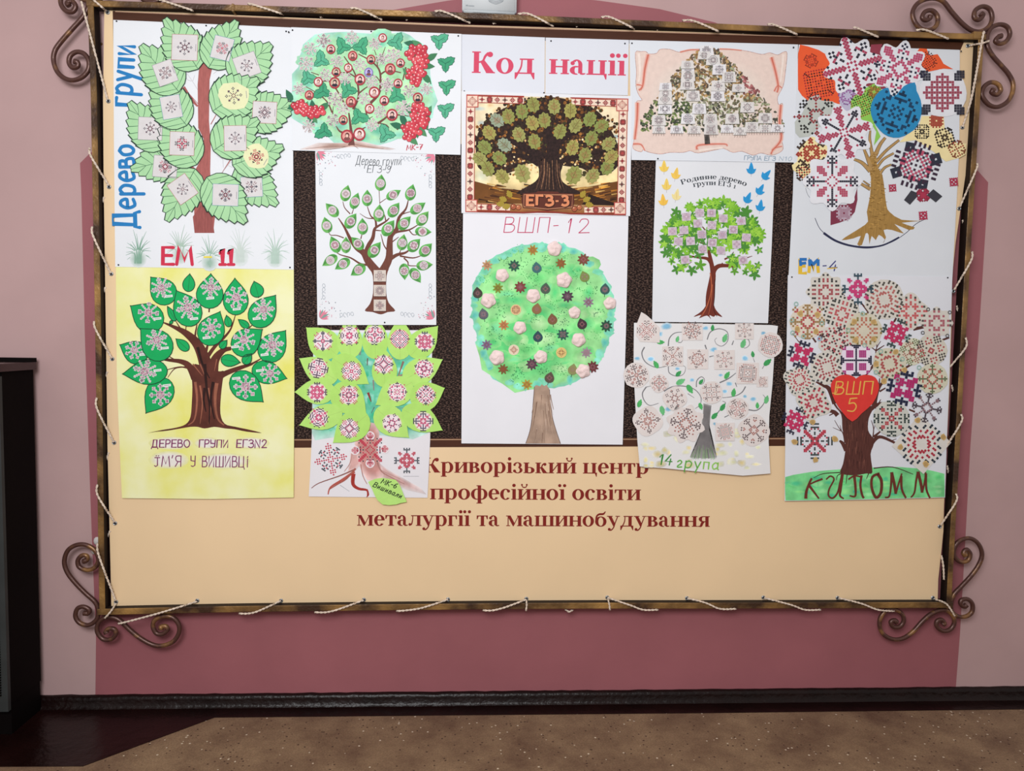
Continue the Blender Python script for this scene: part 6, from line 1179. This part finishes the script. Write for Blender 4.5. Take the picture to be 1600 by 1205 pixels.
mk = Ink(Kf, D12 + .0012)
for c_, rr, aa, mm, cc in [((1100, 1110), 195, .32, motif(10, 9, 'lace'), ('#3a2a3c', '#b8506a')), ((1100, 1110), 150, .32, motif(12, 7, 'rug'), ('#3a2a3c', '#a84460')), ((935, 1170), 42, -.3, motif(2, 2, 'bold'), ('#2e3140', '#2e3140')), ((1265, 1060), 45, -.3, motif(2, 2, 'bold'), ('#2e3140', '#2e3140')), ((1050, 960), 40, .2, motif(2, 2, 'bold'), ('#2e3140', '#2e3140')), ((1155, 1270), 42, .2, motif(2, 2, 'bold'), ('#2e3140', '#2e3140')), ((905, 1300), 42, .7, motif(2, 3, 'star'), ('#a8344e', '#a8344e')), ((1415, 1250), 48, .7, motif(2, 3, 'star'), ('#a8344e', '#a8344e')), ((1160, 1530), 48, .7, motif(2, 3, 'star'), ('#a8344e', '#a8344e')), ((1160, 1360), 60, .7, motif(3, 4, 'star'), ('#8c2c40', '#a8344e'))]: mk.cells(c_, rr, aa, mm, cc, 1, 1.0)
mk.poly(k2_ := [k2(p) for p in [(1000, 440), (1060, 360), (1130, 390), (1050, 480)]], '#3a3a42', 1); mk.poly([k2(p) for p in [(1190, 400), (1245, 350), (1320, 410), (1265, 460)]], '#3a3a42', 1)
mk.build('ornament', po)
pins(po, D12, [(1240, 74), (1502, 80)])
#==P13==
# ---------------------------------------------------------------- 13: ВШП-5
D13 = .0440; z13 = zof(1355, 432, D13); K13 = .003
po = poster('white poster with dark brown tree, red heart and green grass with brown lettering', 1355, 610, D13)
sheet(po, PX, [(1231, 430), (1488, 432), (1486, 500), (1483, 600), (1479, 700), (1476.6, 777.5), (1350, 781), (1226, 783), (1228, 600)], D13, '#dadce3', K13, z13)
Lf = Frame(1215, 400, 5.333); ws = Ink(Lf, D13, K13, z13); R = random.Random(81)
def l2(p): return (p[0], p[1] + 1013)
ws.poly([l2(p) for p in [(64, 830), (130, 812), (200, 800), (300, 784), (400, 775), (600, 760), (800, 750), (1000, 745), (1200, 760), (1300, 780), (1390, 803), (1392, 900), (1392, 996), (1000, 1008), (500, 1020), (66, 1026), (62, 930)]], '#78d28a', 1)
for i in range(60):
    c = l2((R.uniform(110, 1350), R.uniform(825, 990))); ws.fan(c, circ(c, R.uniform(25, 70), 9, R.uniform(14, 34), .2, i), R.choice(['#5fc878', '#96e09c', '#4fbf8a', '#8ada8a', '#56c2a0']), '#78d28a', 2, .3)
ws.build('painted_grass', po, 'wash')
br = Ink(Lf, D13, K13, z13); Bc = '#56302a'
br.spoly([l2(p) for p in [(440, 120), (470, 230), (530, 310), (540, 430), (560, 520), (565, 600), (545, 720), (520, 790), (560, 810), (650, 815), (740, 800), (790, 790), (775, 640), (800, 560), (790, 500), (755, 440), (760, 340), (800, 250), (770, 240), (620, 330), (500, 250)]], Bc, 3, 3)
for (p, w0, w1) in [([(480, 1230), (430, 1110), (380, 1080), (320, 1050)], 50, 12), ([(500, 1330), (470, 1300), (420, 1290)], 40, 24), ([(470, 1310), (430, 1330)], 10, 8), ([(580, 1010), (560, 980), (540, 935)], 18, 12), ([(730, 1000), (770, 950), (800, 910)], 14, 22), ([(800, 1270), (830, 1130), (870, 1060), (900, 1040)], 40, 12), ([(845, 1090), (850, 1020)], 14, 8), ([(850, 1130), (900, 1100)], 16, 10), ([(760, 1290), (830, 1240), (900, 1225), (980, 1245)], 40, 6), ([(840, 1235), (860, 1195)], 12, 5),
                    ([(575, 1620), (540, 1560), (515, 1540)], 44, 14), ([(560, 1560), (545, 1480), (510, 1430), (475, 1370)], 10, 4), ([(530, 1450), (520, 1410)], 6, 3), ([(530, 1460), (460, 1430)], 6, 3), ([(760, 1600), (810, 1530), (870, 1510), (1000, 1570)], 40, 18), ([(790, 1540), (800, 1440), (780, 1370)], 12, 4), ([(800, 1510), (860, 1460)], 26, 10), ([(800, 1450), (815, 1400)], 6, 3), ([(950, 1540), (990, 1525)], 8, 4),
                    ([(665, 520), (668, 410)], 16, 14), ([(750, 500), (755, 450), (775, 420)], 16, 12), ([(750, 460), (700, 395)], 16, 12), ([(825, 860), (820, 780), (860, 710)], 12, 5), ([(820, 790), (760, 745)], 10, 5), ([(820, 790), (890, 745)], 14, 6), ([(825, 760), (835, 660)], 8, 5), ([(440, 860), (420, 780)], 16, 22), ([(400, 680), (380, 640), (345, 610)], 20, 14), ([(320, 720), (290, 680), (262, 655)], 16, 12), ([(185, 750), (190, 710)], 10, 16), ([(180, 720), (135, 660)], 8, 4), ([(1130, 610), (1230, 590)], 30, 22), ([(1320, 720), (1430, 680)], 18, 16), ([(1070, 930), (1150, 885)], 20, 12), ([(600, 750), (625, 700)], 26, 20), ([(970, 550), (990, 515)], 18, 16), ([(525, 385), (560, 325)], 12, 6), ([(1145, 1300), (1095, 1280)], 16, 14)]:
    br.stroke(p, w0, Bc, 2, w1, smooth=4)
for (p, w0, w1) in [([(800, 1770), (960, 1760), (1130, 1820)], 10, 5), ([(520, 1805), (380, 1815), (300, 1850)], 9, 4), ([(540, 1810), (500, 1830), (490, 1870)], 9, 4), ([(760, 1810), (740, 1860)], 9, 4), ([(580, 1815), (570, 1900)], 8, 4)]: br.stroke(p, w0, '#43241f', 4, w1, smooth=4)
for i in range(50):
    x = R.uniform(575, 755); y = R.uniform(1370, 1720); br.stroke([(x, y), (x + R.uniform(-6, 6), y + 60)], 5, R.choice(['#6f4238', '#3f211d', '#7a4c40']), 5, 2)
BW = '#6a3026'
for (p, w0, w1) in [([(235, 1010), (240, 950), (265, 880), (285, 840)], 26, 16), ([(250, 900), (310, 870), (375, 845)], 10, 18), ([(262, 900), (300, 950), (345, 1010)], 24, 12), ([(405, 850), (440, 822), (470, 850), (430, 930), (425, 985), (460, 1005), (500, 960), (520, 880), (540, 800)], 12, 17), ([(540, 800), (525, 930), (520, 985), (552, 1010)], 26, 12), ([(590, 850), (640, 820), (700, 830)], 14, 14), ([(640, 825), (650, 930), (645, 990), (600, 985)], 24, 12), ([(700, 815), (690, 900), (705, 980), (720, 1005)], 20, 18),
                    ([(850, 800), (790, 830), (785, 920), (820, 1000), (860, 960), (865, 860), (830, 800)], 20, 26), ([(895, 1000), (930, 990), (945, 900), (950, 790)], 12, 20), ([(950, 790), (975, 900), (985, 970)], 26, 22), ([(985, 970), (1010, 880), (1035, 800)], 16, 12), ([(1030, 820), (1035, 930), (1070, 1005)], 22, 16), ([(1110, 1000), (1140, 960), (1155, 860), (1170, 785)], 12, 20), ([(1170, 785), (1195, 890), (1205, 960)], 26, 22), ([(1205, 960), (1225, 870), (1235, 790)], 16, 12), ([(1235, 800), (1240, 930), (1270, 1005)], 22, 14)]:
    br.stroke([l2(p_) for p_ in p], w0, BW, 8, w1, smooth=4)
br.build('painted_tree', po, 'pencil')
def cut2(c, r_, ang, mt, cols, e, back='#d2cdc8', shape='c', fill=.8):
    if back:
        op = circ(c, r_ * 1.02, 18, None, .05, int(c[0])) if shape == 'c' else polar(c, r_ * 1.12, lambda t: 1 - .2 * (.5 - .5 * math.cos(8 * t)), 48, ang) if shape == 'l' else polar(c, r_ * 1.12, lambda t: 1 - .24 * (.5 - .5 * math.cos(4 * t)), 40, ang) if shape == 'q' else (rect(c[0], c[1], r_ * 1.9, r_ * 1.9, math.degrees(ang)) if shape == 'r' else polar(c, r_ * 1.12, lambda t: 1 - .2 * (.5 - .5 * math.cos(4 * t)), 32, ang + (PI / 4 if shape == 'd' else 0)))
        lf = sheet(po, Lf, op, D13, back, K13, z13, name='leaf', m='card', extra=e, thick=.0006)
    else: lf = po
    ik = Ink(Lf, D13 + e, K13, z13); ik.cells(c, r_, ang, mt, cols, 1, fill); ik.build('ornament', lf)
GB = ('#3c3a3a', '#a04a50'); MG = ('#2b2c40', '#c02a5c')
for i, a_ in enumerate([((400, 300), 150, 0, motif(31, 8, 'lace'), GB), ((890, 365), 165, .5, motif(9, 9, 'lace'), ('#4a4640', '#b0605c')), ((1110, 460), 140, 0, motif(33, 8, 'lace'), ('#4a4a44', '#c05a5c')), ((1325, 560), 125, 0, motif(35, 7, 'lace'), ('#5c5452', '#a8606a')), ((535, 485), 145, .3, motif(36, 8, 'lace'), ('#3a3c3a', '#b85458')),
                        ((250, 550), 145, 0, motif(38, 8, 'star'), ('#9a7a50', '#b0484c'), '#d9cfc0', 'c'), ((720, 625), 150, 0, motif(41, 8, 'lace'), ('#8a7a48', '#b8705c'), '#cfc8b4', 'c'), ((475, 710), 135, .4, motif(43, 8, 'rug'), ('#4a3036', '#b04650')), ((1125, 800), 110, .3, motif(45, 9, 'star'), ('#6a7a54', '#9a5a50'), '#cfcdb8', 'c'), ((1280, 790), 130, .5, motif(46, 8, 'star'), ('#4a4644', '#a84a4c'), '#cdc8ba', 'c'),
                        ((415, 930), 140, .5, motif(48, 8, 'lace'), GB), ((182, 1032), 125, .3, motif(49, 9, 'lace'), ('#3c4444', '#b04a54')), ((930, 900), 135, .5, motif(51, 8, 'lace'), ('#5a6244', '#a85050'), '#cdc8b4', 'c'), ((1290, 1025), 125, 0, motif(52, 9, 'star'), ('#5c6a4a', '#b06054'), '#cfccb6', 'c'), ((300, 1225), 140, .4, motif(53, 8, 'lace'), ('#3a4442', '#b03c4c')),
                        ((655, 870), 130, 0, motif(1, 8, 'cross'), ('#24243a', '#a8347a'), '#e3d9e6', 'd'), ((950, 1355), 150, 0, motif(56, 9, 'star'), ('#33403c', '#b04a50'), '#c9cac2', 'c')]):
    c_, rr, aa, mm, cc = a_[:5]; cut2(c_, rr, aa, mm, cc, .0010 + i * .00012, a_[5] if len(a_) > 5 else '#d0cbc2', a_[6] if len(a_) > 6 else ['l', 'c', 'q'][i % 3], .95)
for (c_, rr, aa, mm, cc) in [((670, 275), 130, 0, motif(14, 9, 'bold'), ('#2f4a58', '#c83a74')), ((990, 645), 125, .4, motif(9, 8, 'bold'), ('#3a4a4a', '#c02a5c')), ((200, 822), 115, .3, motif(3, 6, 'bold'), MG), ((1055, 1100), 145, .2, motif(5, 6, 'bold'), ('#1f2440', '#b02868')), ((145, 1375), 115, .4, motif(62, 8, 'bold'), MG), ((1245, 1265), 125, .2, motif(64, 9, 'star'), ('#4a3f48', '#8a6a70'))]:
    cut2(c_, rr, aa, mm, cc, .0032, None, 'c', .95)
cut2((310, 1543), 150, 0, motif(71, 10, 'star'), ('#3c4444', '#b83a4c'), .0010, None, 'c', .95); cut2((1200, 1570), 185, PI / 4 * .92, motif(73, 9, 'lace'), ('#23303c', '#a8283c'), .0020, '#d6d2cc', 'r', .95)
mk = Ink(Lf, D13 + .0036, K13, z13)
for c_ in [(290, 1385), (142, 1548), (480, 1525), (315, 1700), (1170, 1370), (1380, 1510), (1025, 1595), (1235, 1735), (820, 900), (1060, 950), (190, 480), (330, 490), (165, 610), (320, 630), (640, 550), (800, 550), (650, 700), (800, 690), (885, 1040), (985, 800)]:
    mk.poly(circ(c_, 26, 9, None, .25, int(c_[0])), '#cfae74', 1); mk.cells(c_, 18, 0, motif(3, 3, 'star'), ('#a07840', '#7a5c30'), 2, .6)
for c_ in [(155, 400), (120, 535), (125, 640), (370, 560), (350, 690), (215, 670), (710, 480), (725, 745), (590, 620), (1075, 680), (1040, 860), (1180, 930), (820, 970), (860, 795), (1000, 1035)]: mk.ring(c_, 16, 7, '#8fb4a8' if c_[0] != 350 else '#8ab0cc', 1, 10)
for c_ in [(1255, 445), (1435, 470), (1210, 640), (1415, 665)]: mk.ring(c_, 13, 6, '#4a4a4c', 1, 10)
mk.build('small_motifs', po)
hp = catmull([l2(p) for p in [(645, 0), (600, -20), (540, -22), (480, 5), (445, 55), (450, 120), (480, 200), (540, 290), (622, 368), (700, 300), (790, 220), (835, 130), (845, 60), (815, 0), (755, -22), (690, -15), (655, 10)]], 2, True)
ht = sheet(po, Lf, hp, D13, '#d63a34', K13, z13, name='heart', m='card', extra=.0050, thick=.0009); ik = Ink(Lf, D13 + .005, K13, z13); YG = '#dcae52'
hand(ik, 'ВШП', l2((470, 140)), l2((790, 138)), 105, 10, YG, .12, 1); hand(ik, '5', l2((580, 285)), l2((655, 282)), 110, 10, YG, .1, 1); ik.stroke([l2(p) for p in [(455, 130), (490, 125), (505, 60)]], 7, YG, 1, smooth=3); ik.build('lettering', ht)
pins(po, D13, [(1237.5, 433), (1481, 434)])
# parts carry no helper properties
for o in bpy.data.objects:
    if '_o' in o: del o['_o']
